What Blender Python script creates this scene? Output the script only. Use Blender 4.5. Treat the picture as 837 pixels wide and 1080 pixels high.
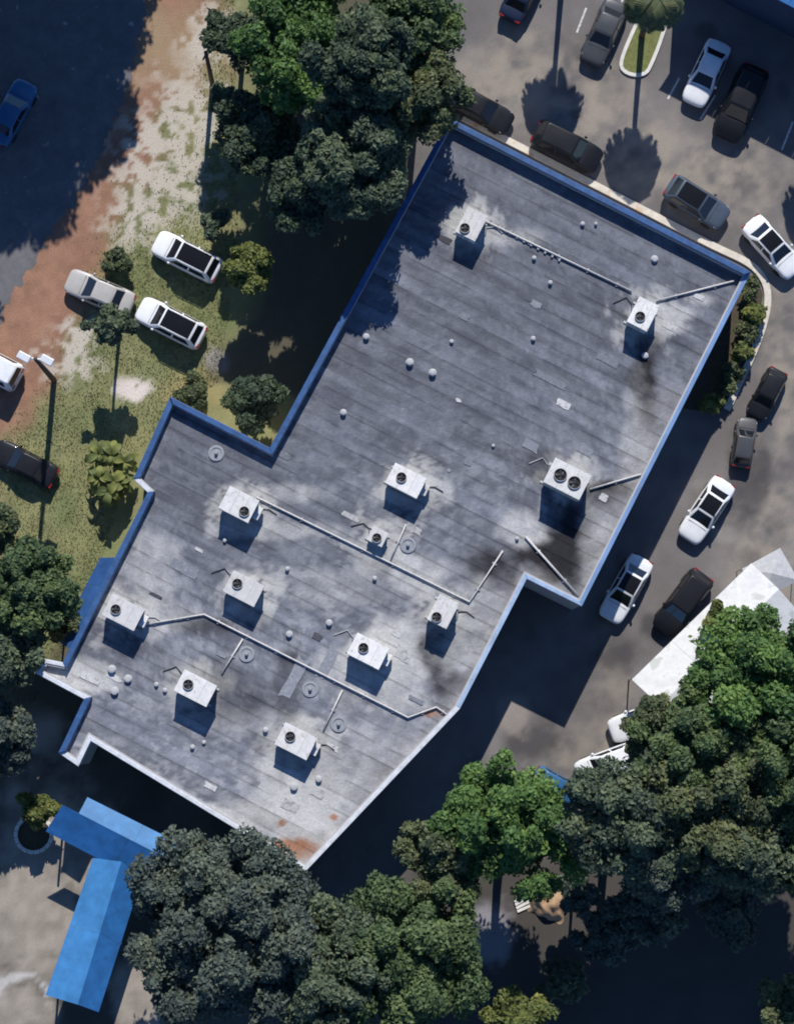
import bpy, bmesh, math, random
import numpy as np
from mathutils import Vector, Matrix
random.seed(7); RNG = np.random.default_rng(7)
R = math.radians
for o in list(bpy.data.objects): bpy.data.objects.remove(o)
SC = bpy.context.scene; COL = SC.collection

# ------------------------------------------------------------------ camera, sky, sun, exposure
PXM = 16.0                                  # photograph pixels per metre at the ground
CAM = Vector((-3.0, -14.0, 150.0)); TGT = Vector((0, 0, 0))
FW = (TGT - CAM).normalized(); DIST = (TGT - CAM).length
RT = (Vector((1, 0, 0)) - FW * FW.x).normalized(); UP = RT.cross(FW)
cd = bpy.data.cameras.new('camera'); cam = bpy.data.objects.new('camera', cd); COL.objects.link(cam)
M = Matrix((RT, UP, -FW)).transposed().to_4x4(); M.translation = CAM; cam.matrix_world = M
cd.sensor_fit = 'HORIZONTAL'; cd.angle = 2 * math.atan(837 / PXM / 2 / DIST); cd.clip_start = 1; cd.clip_end = 3000
SC.camera = cam
SUN_EL = R(39.5); SDIR = Vector((-0.075, -1.0, 0)).normalized() * math.cos(SUN_EL); SDIR.z = -math.sin(SUN_EL)
w = bpy.data.worlds.new('World'); SC.world = w; w.use_nodes = True
nt = w.node_tree; bg = nt.nodes['Background']
sk = nt.nodes.new('ShaderNodeTexSky'); sk.sky_type = 'NISHITA'; sk.sun_disc = False
sk.sun_elevation = SUN_EL; sk.sun_rotation = math.atan2(0.075, 1.0); sk.air_density = 0.75; sk.dust_density = 0.0; sk.ozone_density = 10.0
nt.links.new(sk.outputs[0], bg.inputs[0]); bg.inputs[1].default_value = 0.135
sl = bpy.data.lights.new('sun', 'SUN'); sl.energy = 5.0; sl.angle = R(0.5); sl.color = (1.0, 0.965, 0.92)
so = bpy.data.objects.new('sun', sl); COL.objects.link(so); so.rotation_euler = SDIR.to_track_quat('-Z', 'Y').to_euler(); so.location = (0, 40, 60)
SC.view_settings.view_transform = 'Standard'; SC.view_settings.look = 'None'; SC.view_settings.gamma = 1
SC.view_settings.exposure = 0.15; SC.view_settings.use_curve_mapping = False
SC.render.engine = 'CYCLES'; SC.cycles.pixel_filter_type = 'BLACKMAN_HARRIS'; SC.cycles.filter_width = 1.9

def P(px, py, z=0.0):
    d = FW + RT * ((px - 418.5) / PXM / DIST) + UP * ((540 - py) / PXM / DIST)
    return CAM + d * ((z - CAM.z) / d.z)
def P2(px, py, z=0.0):
    v = P(px, py, z); return (v.x, v.y)

# ------------------------------------------------------------------ numpy value noise
_T = np.random.default_rng(3).random((256, 256))
def vnoise(x, y):
    xi = np.floor(x).astype(int); yi = np.floor(y).astype(int); fx = x - xi; fy = y - yi
    fx = fx * fx * (3 - 2 * fx); fy = fy * fy * (3 - 2 * fy)
    a = _T[xi % 256, yi % 256]; b = _T[(xi + 1) % 256, yi % 256]; c = _T[xi % 256, (yi + 1) % 256]; d = _T[(xi + 1) % 256, (yi + 1) % 256]
    return (a * (1 - fx) + b * fx) * (1 - fy) + (c * (1 - fx) + d * fx) * fy
def fbm(x, y, o=4):
    s = 0; a = .5; t = 0
    for k in range(o):
        s = s + a * vnoise(x * 2 ** k + 17 * k, y * 2 ** k + 31 * k); t += a; a *= .55
    return s / t
def sstep(a, b, x):
    t = np.clip((x - a) / (b - a), 0, 1); return t * t * (3 - 2 * t)

# ------------------------------------------------------------------ materials
def N(nt, t, **kw):
    n = nt.nodes.new(t)
    for k, v in kw.items(): setattr(n, k, v)
    return n
MATS = {}
def mat(name, col, rough=.7, var=.12, scale=3.0, bump=0.0, bscale=40.0, metal=0, coat=0, spec=.4, rand=0.0, attr=None, speck=None, trans=0.0, emit=None):
    """base colour (or a colour attribute) varied by two noises, optional relief"""
    if name in MATS: return MATS[name]
    m = bpy.data.materials.new(name); m.use_nodes = True; t = m.node_tree; L = t.links.new
    b = t.nodes['Principled BSDF']; b.inputs['Roughness'].default_value = rough; b.inputs['Metallic'].default_value = metal
    b.inputs['Specular IOR Level'].default_value = spec; b.inputs['Coat Weight'].default_value = coat
    tc = N(t, 'ShaderNodeTexCoord')
    n1 = N(t, 'ShaderNodeTexNoise'); n1.inputs['Scale'].default_value = scale; n1.inputs['Detail'].default_value = 7; n1.inputs['Roughness'].default_value = .65
    L(tc.outputs['Object'], n1.inputs['Vector'])
    mr = N(t, 'ShaderNodeMapRange'); mr.inputs[1].default_value = .28; mr.inputs[2].default_value = .72
    mr.inputs[3].default_value = 1 - var; mr.inputs[4].default_value = 1 + var; L(n1.outputs[0], mr.inputs[0])
    val = mr.outputs[0]
    if rand:
        oi = N(t, 'ShaderNodeObjectInfo'); m2 = N(t, 'ShaderNodeMapRange'); m2.inputs[3].default_value = 1 - rand; m2.inputs[4].default_value = 1 + rand
        L(oi.outputs['Random'], m2.inputs[0]); mu = N(t, 'ShaderNodeMath', operation='MULTIPLY'); L(val, mu.inputs[0]); L(m2.outputs[0], mu.inputs[1]); val = mu.outputs[0]
    vm = N(t, 'ShaderNodeVectorMath', operation='SCALE'); L(val, vm.inputs['Scale'])
    if attr:
        a = N(t, 'ShaderNodeAttribute', attribute_name=attr); L(a.outputs['Color'], vm.inputs[0])
    else: vm.inputs[0].default_value = col[:3]
    out = vm.outputs[0]
    if speck:
        scl, thr, scol, amt = speck
        v = N(t, 'ShaderNodeTexNoise'); v.inputs['Scale'].default_value = scl; v.inputs['Detail'].default_value = 3; L(tc.outputs['Object'], v.inputs['Vector'])
        m3 = N(t, 'ShaderNodeMapRange'); m3.inputs[1].default_value = thr; m3.inputs[2].default_value = thr + .08; m3.inputs[4].default_value = amt; L(v.outputs[0], m3.inputs[0])
        mx = N(t, 'ShaderNodeMix', data_type='RGBA'); L(m3.outputs[0], mx.inputs['Factor']); L(out, mx.inputs['A']); mx.inputs['B'].default_value = (*scol, 1); out = mx.outputs['Result']
    L(out, b.inputs['Base Color'])
    if bump:
        n2 = N(t, 'ShaderNodeTexNoise'); n2.inputs['Scale'].default_value = bscale; n2.inputs['Detail'].default_value = 4; L(tc.outputs['Object'], n2.inputs['Vector'])
        bp = N(t, 'ShaderNodeBump'); bp.inputs['Strength'].default_value = bump; bp.inputs['Distance'].default_value = .05; L(n2.outputs[0], bp.inputs['Height']); L(bp.outputs[0], b.inputs['Normal'])
    if trans:
        tr = N(t, 'ShaderNodeBsdfTranslucent'); L(out, tr.inputs[0]); ms = N(t, 'ShaderNodeMixShader'); ms.inputs[0].default_value = trans
        L(b.outputs[0], ms.inputs[1]); L(tr.outputs[0], ms.inputs[2]); L(ms.outputs[0], t.nodes['Material Output'].inputs[0])
    MATS[name] = m; return m
def leafmat(name, col):
    """foliage: colour varied by a per-leaf tint, some light passing through"""
    if name in MATS: return MATS[name]
    m = bpy.data.materials.new(name); m.use_nodes = True; t = m.node_tree; L = t.links.new
    b = t.nodes['Principled BSDF']; b.inputs['Roughness'].default_value = .62; b.inputs['Specular IOR Level'].default_value = .3
    a = N(t, 'ShaderNodeAttribute', attribute_name='tint')
    r = N(t, 'ShaderNodeValToRGB'); e = r.color_ramp.elements
    c = np.array(col); e[0].color = (*(c * .5 * np.array([.85, .95, 1.1])), 1); e[1].color = (*(c * 1.6 * np.array([1.18, 1.0, .8])), 1)
    k = r.color_ramp.elements.new(.5); k.color = (*c, 1)
    L(a.outputs['Fac'], r.inputs[0]); L(r.outputs[0], b.inputs['Base Color'])
    tr = N(t, 'ShaderNodeBsdfTranslucent'); L(r.outputs[0], tr.inputs[0]); ms = N(t, 'ShaderNodeMixShader'); ms.inputs[0].default_value = .36
    L(b.outputs[0], ms.inputs[1]); L(tr.outputs[0], ms.inputs[2]); L(ms.outputs[0], t.nodes['Material Output'].inputs[0])
    MATS[name] = m; return m

# ------------------------------------------------------------------ mesh helpers
def tag(o, label=None, cat=None, group=None, kind=None):
    if label: o['label'] = label
    if cat: o['category'] = cat
    if group: o['group'] = group
    if kind: o['kind'] = kind
    return o
def empty(name, loc=(0, 0, 0), rz=0):
    o = bpy.data.objects.new(name, None); COL.objects.link(o); o.location = loc; o.rotation_euler = (0, 0, rz); o.empty_display_size = .5
    return o
class MB:
    def __init__(s): s.v = []; s.f = []
    def add(s, vs, fs):
        n = len(s.v); s.v += [tuple(v) for v in vs]; s.f += [tuple(i + n for i in f) for f in fs]; return s
    def box(s, c, d, rz=0):
        cx, cy, cz = c; a, b, h = d[0] / 2, d[1] / 2, d[2] / 2; co, si = math.cos(rz), math.sin(rz)
        vs = [(cx + x * co - y * si, cy + x * si + y * co, cz + z) for z in (-h, h) for x, y in ((-a, -b), (a, -b), (a, b), (-a, b))]
        return s.add(vs, [(3, 2, 1, 0), (4, 5, 6, 7), (0, 1, 5, 4), (1, 2, 6, 5), (2, 3, 7, 6), (3, 0, 4, 7)])
    def prism(s, poly, z0, z1):
        n = len(poly)
        ar = sum(poly[i][0] * poly[(i + 1) % n][1] - poly[(i + 1) % n][0] * poly[i][1] for i in range(n))
        if ar < 0: poly = poly[::-1]
        vs = [(x, y, z0) for x, y in poly] + [(x, y, z1) for x, y in poly]
        return s.add(vs, [tuple(range(n))[::-1], tuple(range(n, 2 * n))] + [(i, (i + 1) % n, n + (i + 1) % n, n + i) for i in range(n)])
    def tube(s, path, rad, n=8, cap=True):
        path = [Vector(p) for p in path]
        if not hasattr(rad, '__len__'): rad = [rad] * len(path)
        vs = []; fs = []; prev = None
        for i, p in enumerate(path):
            t = (path[min(i + 1, len(path) - 1)] - path[max(i - 1, 0)]).normalized()
            a = prev if prev is not None else (Vector((0, 0, 1)) if abs(t.z) < .9 else Vector((1, 0, 0)))
            x = (a - t * a.dot(t)).normalized(); y = t.cross(x); prev = x
            vs += [p + (x * math.cos(2 * math.pi * k / n) + y * math.sin(2 * math.pi * k / n)) * rad[i] for k in range(n)]
        for i in range(len(path) - 1):
            for k in range(n): a = i * n + k; b = i * n + (k + 1) % n; fs.append((a, b, b + n, a + n))
        if cap: fs.append(tuple(range(n))[::-1]); fs.append(tuple(range((len(path) - 1) * n, len(path) * n)))
        return s.add(vs, fs)
    def lathe(s, prof, c=(0, 0, 0), n=16):
        vs = [(c[0] + r * math.cos(2 * math.pi * k / n), c[1] + r * math.sin(2 * math.pi * k / n), c[2] + z) for r, z in prof for k in range(n)]
        fs = [(i * n + k, i * n + (k + 1) % n, (i + 1) * n + (k + 1) % n, (i + 1) * n + k) for i in range(len(prof) - 1) for k in range(n)]
        m = len(prof) - 1; fs.append(tuple(range(m * n, m * n + n)))
        return s.add(vs, fs)
    def mesh(s, name, smooth=False):
        me = bpy.data.meshes.new(name); me.from_pydata(s.v, [], s.f); me.update()
        if smooth: me.polygons.foreach_set('use_smooth', [True] * len(me.polygons))
        return me
    def build(s, name, m, parent=None, loc=None, smooth=False, bevel=0, sub=0):
        o = bpy.data.objects.new(name, s.mesh(name, smooth)); COL.objects.link(o); o.data.materials.append(m)
        if parent: o.parent = parent
        if loc is not None: o.location = loc
        if bevel:
            b = o.modifiers.new('bevel', 'BEVEL'); b.width = bevel; b.segments = 2; b.limit_method = 'ANGLE'
        if sub:
            b = o.modifiers.new('sub', 'SUBSURF'); b.levels = sub; b.render_levels = sub
        return o
def npmesh(name, V, F, m, parent=None, attrs=None, smooth=False, colattr=None):
    """V (n,3), F (k,4 or 3) numpy -> object; attrs: face float attributes; colattr: vertex colour"""
    me = bpy.data.meshes.new(name); k = F.shape[1]
    me.vertices.add(len(V)); me.vertices.foreach_set('co', V.astype(np.float32).ravel())
    me.loops.add(F.size); me.loops.foreach_set('vertex_index', F.astype(np.int32).ravel())
    me.polygons.add(len(F)); me.polygons.foreach_set('loop_start', np.arange(0, F.size, k, dtype=np.int32))
    me.update(calc_edges=True)
    if attrs:
        for an, av in attrs.items(): a = me.attributes.new(an, 'FLOAT', 'FACE'); a.data.foreach_set('value', av.astype(np.float32))
    if colattr is not None:
        a = me.color_attributes.new('zone', 'FLOAT_COLOR', 'POINT'); c = np.ones((len(V), 4), np.float32); c[:, :3] = colattr; a.data.foreach_set('color', c.ravel())
    if smooth: me.polygons.foreach_set('use_smooth', [True] * len(F))
    o = bpy.data.objects.new(name, me); COL.objects.link(o); me.materials.append(m)
    if parent: o.parent = parent
    return o
def copy_tree(o, parent=None):
    c = o.copy(); COL.objects.link(c); c.parent = parent
    for ch in list(o.children): copy_tree(ch, c)
    return c

def inside(poly, x, y):
    r = np.zeros(np.shape(x), bool); n = len(poly)
    for i in range(n):
        (x1, y1), (x2, y2) = poly[i], poly[(i + 1) % n]
        if y1 == y2: continue
        c = ((y1 > y) != (y2 > y)) & (x < (x2 - x1) * (y - y1) / (y2 - y1) + x1); r ^= c
    return r

# ------------------------------------------------------------------ ground sheets
mG = mat('soil', (.075, .062, .048), .95, .35, .25, .4, 6)
tag(MB().add([(-900, -900, 0), (900, -900, 0), (900, 900, 0), (-900, 900, 0)], [(0, 1, 2, 3)]).build('ground', mG), kind='structure')

def img(x, y):
    """approximate photograph pixel of ground points"""
    return 418.5 + x * PXM, 540 - y * PXM
def pdist(px, py, pts):
    """distance (px) to a polyline"""
    d = np.full(np.shape(px), 1e9)
    for (x1, y1), (x2, y2) in zip(pts[:-1], pts[1:]):
        L2 = (x2 - x1) ** 2 + (y2 - y1) ** 2
        t = np.clip(((px - x1) * (x2 - x1) + (py - y1) * (y2 - y1)) / L2, 0, 1)
        d = np.minimum(d, np.hypot(px - x1 - t * (x2 - x1), py - y1 - t * (y2 - y1)))
    return d
def blob(px, py, x, y, r, e=.35, ry=None):
    n = fbm(px / 20. + x, py / 20. + y, 5) - .5
    ry = ry or r
    d = np.hypot((px - x) / r, (py - y) / ry) + n * 1.3
    return 1 - sstep(1 - e, 1 + e, d)
def mixc(c, w, col):
    return c * (1 - w[..., None]) + np.array(col) * w[..., None]
def zone_sheet(name, x0, y0, x1, y1, z, step, fn, m):
    xs = np.arange(x0, x1 + step, step); ys = np.arange(y0, y1 + step, step)
    X, Y = np.meshgrid(xs, ys); px, py = img(X, Y); c = fn(px, py)
    V = np.stack([X.ravel(), Y.ravel(), np.full(X.size, z)], 1)
    nx = len(xs); i = np.arange(X.size).reshape(X.shape)
    F = np.stack([i[:-1, :-1].ravel(), i[:-1, 1:].ravel(), i[1:, 1:].ravel(), i[1:, :-1].ravel()], 1)
    o = npmesh(name, V, F, m, colattr=c.reshape(-1, 3)); return tag(o, kind='structure')
DIRT = [(190, -60), (178, 20), (150, 90), (128, 160), (95, 230), (60, 275), (30, 330), (8, 400), (-30, 470)]
def grass_weight(px, py):
    n = fbm(px / 60., py / 60., 4)
    side = px - np.interp(py, [-60, 60, 160, 275, 340, 420, 500], [220, 195, 150, 88, 60, 22, -20])
    g = sstep(-8, 34, side + (n - .5) * 70)
    sandy = np.maximum.reduce([blob(px, py, 170, 170, 52, .6, 70), blob(px, py, 195, 110, 40, .6, 45), blob(px, py, 225, 30, 34, .5), blob(px, py, 140, 225, 34, .6), blob(px, py, 80, 355, 24, .5), blob(px, py, 75, 380, 38, .6, 22), blob(px, py, 140, 408, 17, .4, 13) * 1.6])
    return g, sandy
def lot_col(px, py):
    n = fbm(px / 55., py / 55., 5); n2 = fbm(px / 14. + 9, py / 14., 4)
    c = np.ones(px.shape + (3,)) * np.array([.150, .138, .132]) * (.6 + .8 * n)[..., None]
    tan = np.maximum.reduce([blob(px, py, 545, 70, 60, .6, 48), blob(px, py, 620, 95, 55, .6, 40), blob(px, py, 770, 180, 70, .6, 45), blob(px, py, 690, 150, 40, .6), blob(px, py, 830, 560, 60, .6, 90), blob(px, py, 640, 740, 22, .6, 60), blob(px, py, 600, 790, 30, .6), blob(px, py, 830, 380, 22, .5, 120)])
    c = mixc(c, tan * .8 * sstep(.25, .6, n2 * .6 + n * .4), (.285, .245, .195))
    al = 1 - sstep(14, 46, pdist(px, py, [(800, 420), (740, 560), (660, 690), (600, 770)]) + (n - .5) * 40); c = mixc(c, al * .5, (.14, .125, .118))
    rr = np.random.default_rng(12)
    for k in range(46):
        x, y, r_ = rr.uniform(480, 837), rr.uniform(0, 850), rr.uniform(4, 13); near = (np.abs(px - x) < 40) & (np.abs(py - y) < 40); w_ = np.zeros(px.shape); w_[near] = blob(px[near], py[near], x, y, r_, .4, r_ * rr.uniform(.6, 1.5)); c = mixc(c, w_ * rr.uniform(.25, .6), (.05, .048, .05) if k % 3 else (.26, .24, .215))
    oil = np.maximum.reduce([blob(px, py, 650, 690, 26, .5, 18), blob(px, py, 690, 660, 15, .5), blob(px, py, 560, 780, 26, .5), blob(px, py, 790, 505, 22, .5, 40), blob(px, py, 805, 500, 10, .4, 30)]); c = mixc(c, oil * .75, (.04, .038, .04))
    c = mixc(c, blob(px, py, 540, 755, 18, .3, 22) * .85, (.25, .22, .195))
    c = mixc(c, sstep(850, 930, py + (n - .5) * 50) * .93, (.05, .043, .036))  # shade of the lower hollow put into a dark leaf-litter soil colour
    c = mixc(c, blob(px, py, 517, 978, 24, .3, 30) * .9, (.24, .23, .235))
    return np.clip(c * (.86 + .28 * n2)[..., None], .01, 1)
def lawn_col(px, py):
    n = fbm(px / 34., py / 34., 5); n2 = fbm(px / 9. + 50, py / 9., 3)
    c = np.ones(px.shape + (3,)) * np.array([.27, .145, .092]) * (.72 + .55 * n2)[..., None]
    g, s = grass_weight(px, py)
    gc = np.array([.19, .195, .085]) + (n[..., None] - .5) * np.array([.16, .10, .06])
    gc = gc * (.78 + .45 * n2)[..., None]
    c = c * (1 - g[..., None]) + gc * g[..., None]
    tan = blob(px, py, 190, 45, 55, .6, 45); c = mixc(c, tan * .8, (.30, .22, .13))
    c = mixc(c, blob(px, py, 205, 412, 34, .5, 22) * .8, (.33, .27, .12))
    c = mixc(c, blob(px, py, 228, 378, 13, .3) * .9, (.4, .38, .36))
    s2 = s * sstep(.44, .54, n2 + (s - .5) * .22); c = mixc(c, s2 * .95, (.47, .42, .345))
    # soil darkened to paint in the shade under the trees and along the entrance side
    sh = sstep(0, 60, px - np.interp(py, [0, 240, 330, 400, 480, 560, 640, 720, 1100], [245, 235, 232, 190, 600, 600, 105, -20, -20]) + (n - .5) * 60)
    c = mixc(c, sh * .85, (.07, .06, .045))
    t = sstep(400, 445, px); c = c * (1 - t[..., None]) + lot_col(px, py) * t[..., None]
    return np.clip(c, .01, 1)
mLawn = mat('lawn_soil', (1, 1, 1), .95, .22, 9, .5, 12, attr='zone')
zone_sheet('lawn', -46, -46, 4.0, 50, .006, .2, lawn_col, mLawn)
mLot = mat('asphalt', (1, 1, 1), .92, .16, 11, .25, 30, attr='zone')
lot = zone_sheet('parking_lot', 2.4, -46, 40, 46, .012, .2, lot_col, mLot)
# street at the upper left with a ragged edge
edge = [(205, -260), (165, -60), (152, 20), (138, 80), (112, 150), (82, 205), (52, 250), (20, 300), (-4, 345), (-70, 470), (-140, 600)]
pts = []
for (a, b) in zip(edge[:-1], edge[1:]):
    for k in range(14):
        t = k / 14; j = random.uniform(-3.2, 3.2); pts.append((a[0] + (b[0] - a[0]) * t + j, a[1] + (b[1] - a[1]) * t + j))
poly = [P2(*p) for p in pts] + [P2(-700, 600), P2(-700, -260)]
mRoad = mat('street_asphalt', (.13, .128, .13), .9, .25, .9, .25, 30, speck=(1.6, .66, (.34, .33, .32), .8))
rd = MB().add([(x, y, .014) for x, y in poly], [tuple(range(len(poly)))[::-1]]).build('road', mRoad); tag(rd, kind='structure')
# entrance court at the lower left
def court_col(px, py):
    n = fbm(px / 40., py / 40., 4); n2 = fbm(px / 10., py / 10., 3)
    c = np.ones(px.shape + (3,)) * np.array([.085, .075, .06]) * (.6 + .8 * n)[..., None]  # shade over the court painted in as a dark soil base
    pv = np.maximum.reduce([blob(px, py, 40, 965, 48, .35, 55), blob(px, py, 45, 765, 30, .3, 28), blob(px, py, 150, 1050, 30, .3, 40), blob(px, py, 30, 1050, 36, .4, 26), blob(px, py, 60, 880, 60, .4, 60)])
    c = mixc(c, np.clip(pv * (.6 + .6 * n2), 0, 1), (.30, .262, .215)); rim = blob(px, py, 30, 1030, 28, .15, 14) * (1 - blob(px, py, 32, 1036, 24, .15, 12)); c = mixc(c, rim * .8, (.5, .48, .45))
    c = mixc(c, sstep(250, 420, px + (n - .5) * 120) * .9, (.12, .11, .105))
    c = c * (.85 + .3 * n2)[..., None]
    t = 1 - sstep(735, 770, py + (n - .5) * 20); c = c * (1 - t[..., None]) + lawn_col(px, py) * t[..., None]
    t = sstep(400, 450, px); c = c * (1 - t[..., None]) + lot_col(px, py) * t[..., None]
    return np.clip(c, .01, 1)
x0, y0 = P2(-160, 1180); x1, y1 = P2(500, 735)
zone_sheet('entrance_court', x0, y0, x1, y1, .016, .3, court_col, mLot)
# grass blades
def blades():
    n = 150000
    px = RNG.uniform(-40, 330, n); py = RNG.uniform(-20, 760, n)
    g, s = grass_weight(px, py); d = fbm(px / 20., py / 20., 3)
    k = (RNG.random(n) < g * (1 - .9 * s) * (.15 + d)); k &= (px < np.interp(py, [0, 250, 330, 400, 480, 640, 760], [245, 250, 240, 230, 140, 95, 30]))
    px, py = px[k], py[k]; m = len(px)
    x = (px - 418.5) / PXM; y = (540 - py) / PXM; a = RNG.uniform(0, 6.283, m); h = RNG.uniform(.04, .13, m); wd = RNG.uniform(.02, .05, m); ln = RNG.uniform(-.1, .1, (m, 2))
    V = np.empty((m, 3, 3)); V[:, 0] = np.stack([x - np.cos(a) * wd, y - np.sin(a) * wd, np.full(m, .008)], 1); V[:, 1] = np.stack([x + np.cos(a) * wd, y + np.sin(a) * wd, np.full(m, .008)], 1)
    V[:, 2] = np.stack([x + ln[:, 0], y + ln[:, 1], h], 1)
    tint = np.clip(fbm(px / 25., py / 25., 4) * .8 + RNG.normal(0, .13, m), 0, 1)
    o = npmesh('grass', V.reshape(-1, 3), np.arange(3 * m).reshape(-1, 3), leafmat('grass_blades', (.175, .185, .07)), attrs={'tint': tint})
    tag(o, 'patchy mown grass between the dirt verge and the building', 'grass', kind='stuff')
blades()

# ------------------------------------------------------------------ main building
DECK = 6.0
mWall = mat('stucco_wall', (.42, .41, .40), .9, .1, 1.5, .3, 30)
mBlue = mat('blue_coping', (.03, .085, .21), .5, .35, 2.2, .05, 12, coat=.1)
mWhite = mat('white_coping', (.55, .57, .60), .6, .22, 2.5, .1, 10)
mPaleB = mat('mid_blue_coping', (.15, .25, .43), .55, .35, .35)
mPale = mat('pale_blue_coping', (.30, .40, .54), .55, .25, 1.5)
mRoof = mat('roof_membrane', (1, 1, 1), .9, .17, 5.0, .45, 9, attr='zone', rand=.09, spec=.12)
RP = [(474, 126, 'b', .62), (790, 288, 'w', .30), (613, 638, 'w', .30), (555, 609, 'w', .30), (484, 747, 'w', .30), (322, 918, 'w', .30), (95, 780, 'w', .30), (82, 807, 'w', .30), (63, 794, 'b', .45),
      (90, 737, 'w', .40), (38, 709, 'w', .40), (47, 696, 'w', .40), (67, 700, 'b', .45), (157, 519, 'w', .40), (142, 505, 'b', .45), (180, 420, 'b', .6), (285, 474, 'b', .62)]
poly = [P2(p[0], p[1], DECK + .45) for p in RP]
def inset(poly, d):
    n = len(poly); out = []
    for i in range(n):
        p0, p1, p2 = (Vector(poly[j % n]) for j in (i - 1, i, i + 1))
        a = (p1 - p0).normalized(); b = (p2 - p1).normalized(); na = Vector((a.y, -a.x)); nb = Vector((b.y, -b.x))   # clockwise polygon: inward is to the right
        k = 1 + na.dot(nb); q = p1 + (na + nb) * (d / max(k, .35)); out.append((q.x, q.y))
    return out
BC = P(420, 520, 0); BC.z = 0
L2 = lambda pl: [(x - BC.x, y - BC.y) for x, y in pl]
poly = L2(poly)
bld = empty('flat_roofed_building', BC); tag(bld, 'large flat-roofed commercial building with grey patched roof and blue and white edge trim', 'building')
inn = inset(poly, .30); c0 = inset(poly, -.07); c1 = inset(poly, .40); n = len(poly)
for i in range(n):
    j = (i + 1) % n; kind, ph = RP[i][2], RP[i][3]
    MB().prism([poly[i], poly[j], inn[j], inn[i]], 0, DECK + ph).build('wall', mWall, bld)
    if kind == 'b':
        c1b = inset(poly, .30)
        MB().prism([c0[i], c0[j], c1b[j], c1b[i]], DECK + ph - .28 + .003 * i, DECK + ph + .06 + .002 * i).build('coping', mBlue, bld, bevel=.03)
    else:
        c1w = inset(poly, .20)
        MB().prism([c0[i], c0[j], c1w[j], c1w[i]], DECK + ph - .12 + .003 * i, DECK + ph + .05 + .002 * i).build('coping', mPaleB if i == 1 else (mPale if i in (2, 3) else mWhite), bld, bevel=.03)
# roof membrane in lapped strips
UA = math.atan2(-162, 316); uu = Vector((math.cos(UA), math.sin(UA))); vv = Vector((math.sin(UA), -math.cos(UA)))    # u along the front edge, v away from it
UNITS = [(497, 236, 1.35, 1.75, 1.35, [(-.25, .45)]), (678, 331, 1.35, 1.75, 1.35, [(-.1, .25)]), (428, 507, 2.15, 1.35, 1.45, [(-.35, -.05)]), (598, 505, 2.45, 1.65, 1.95, [(-.5, -.02), (.5, .02)]),
         (252, 532, 2.0, 1.5, 1.4, [(.5, .25)]), (257, 621, 2.1, 1.4, 1.45, [(-.5, -.1)]), (130, 646, 2.15, 1.4, 1.45, [(-.5, .05)]), (206, 726, 2.2, 1.4, 1.45, [(-.5, .0)]), (312, 782, 2.15, 1.45, 1.4, [(-.45, -.1)]),
         (388, 687, 2.15, 1.4, 1.4, [(-.35, -.05)]), (467, 645, 1.3, 1.7, 1.4, [(-.2, .5)]), (398, 566, 1.0, .9, .8, [(0, .1)])]
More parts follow.
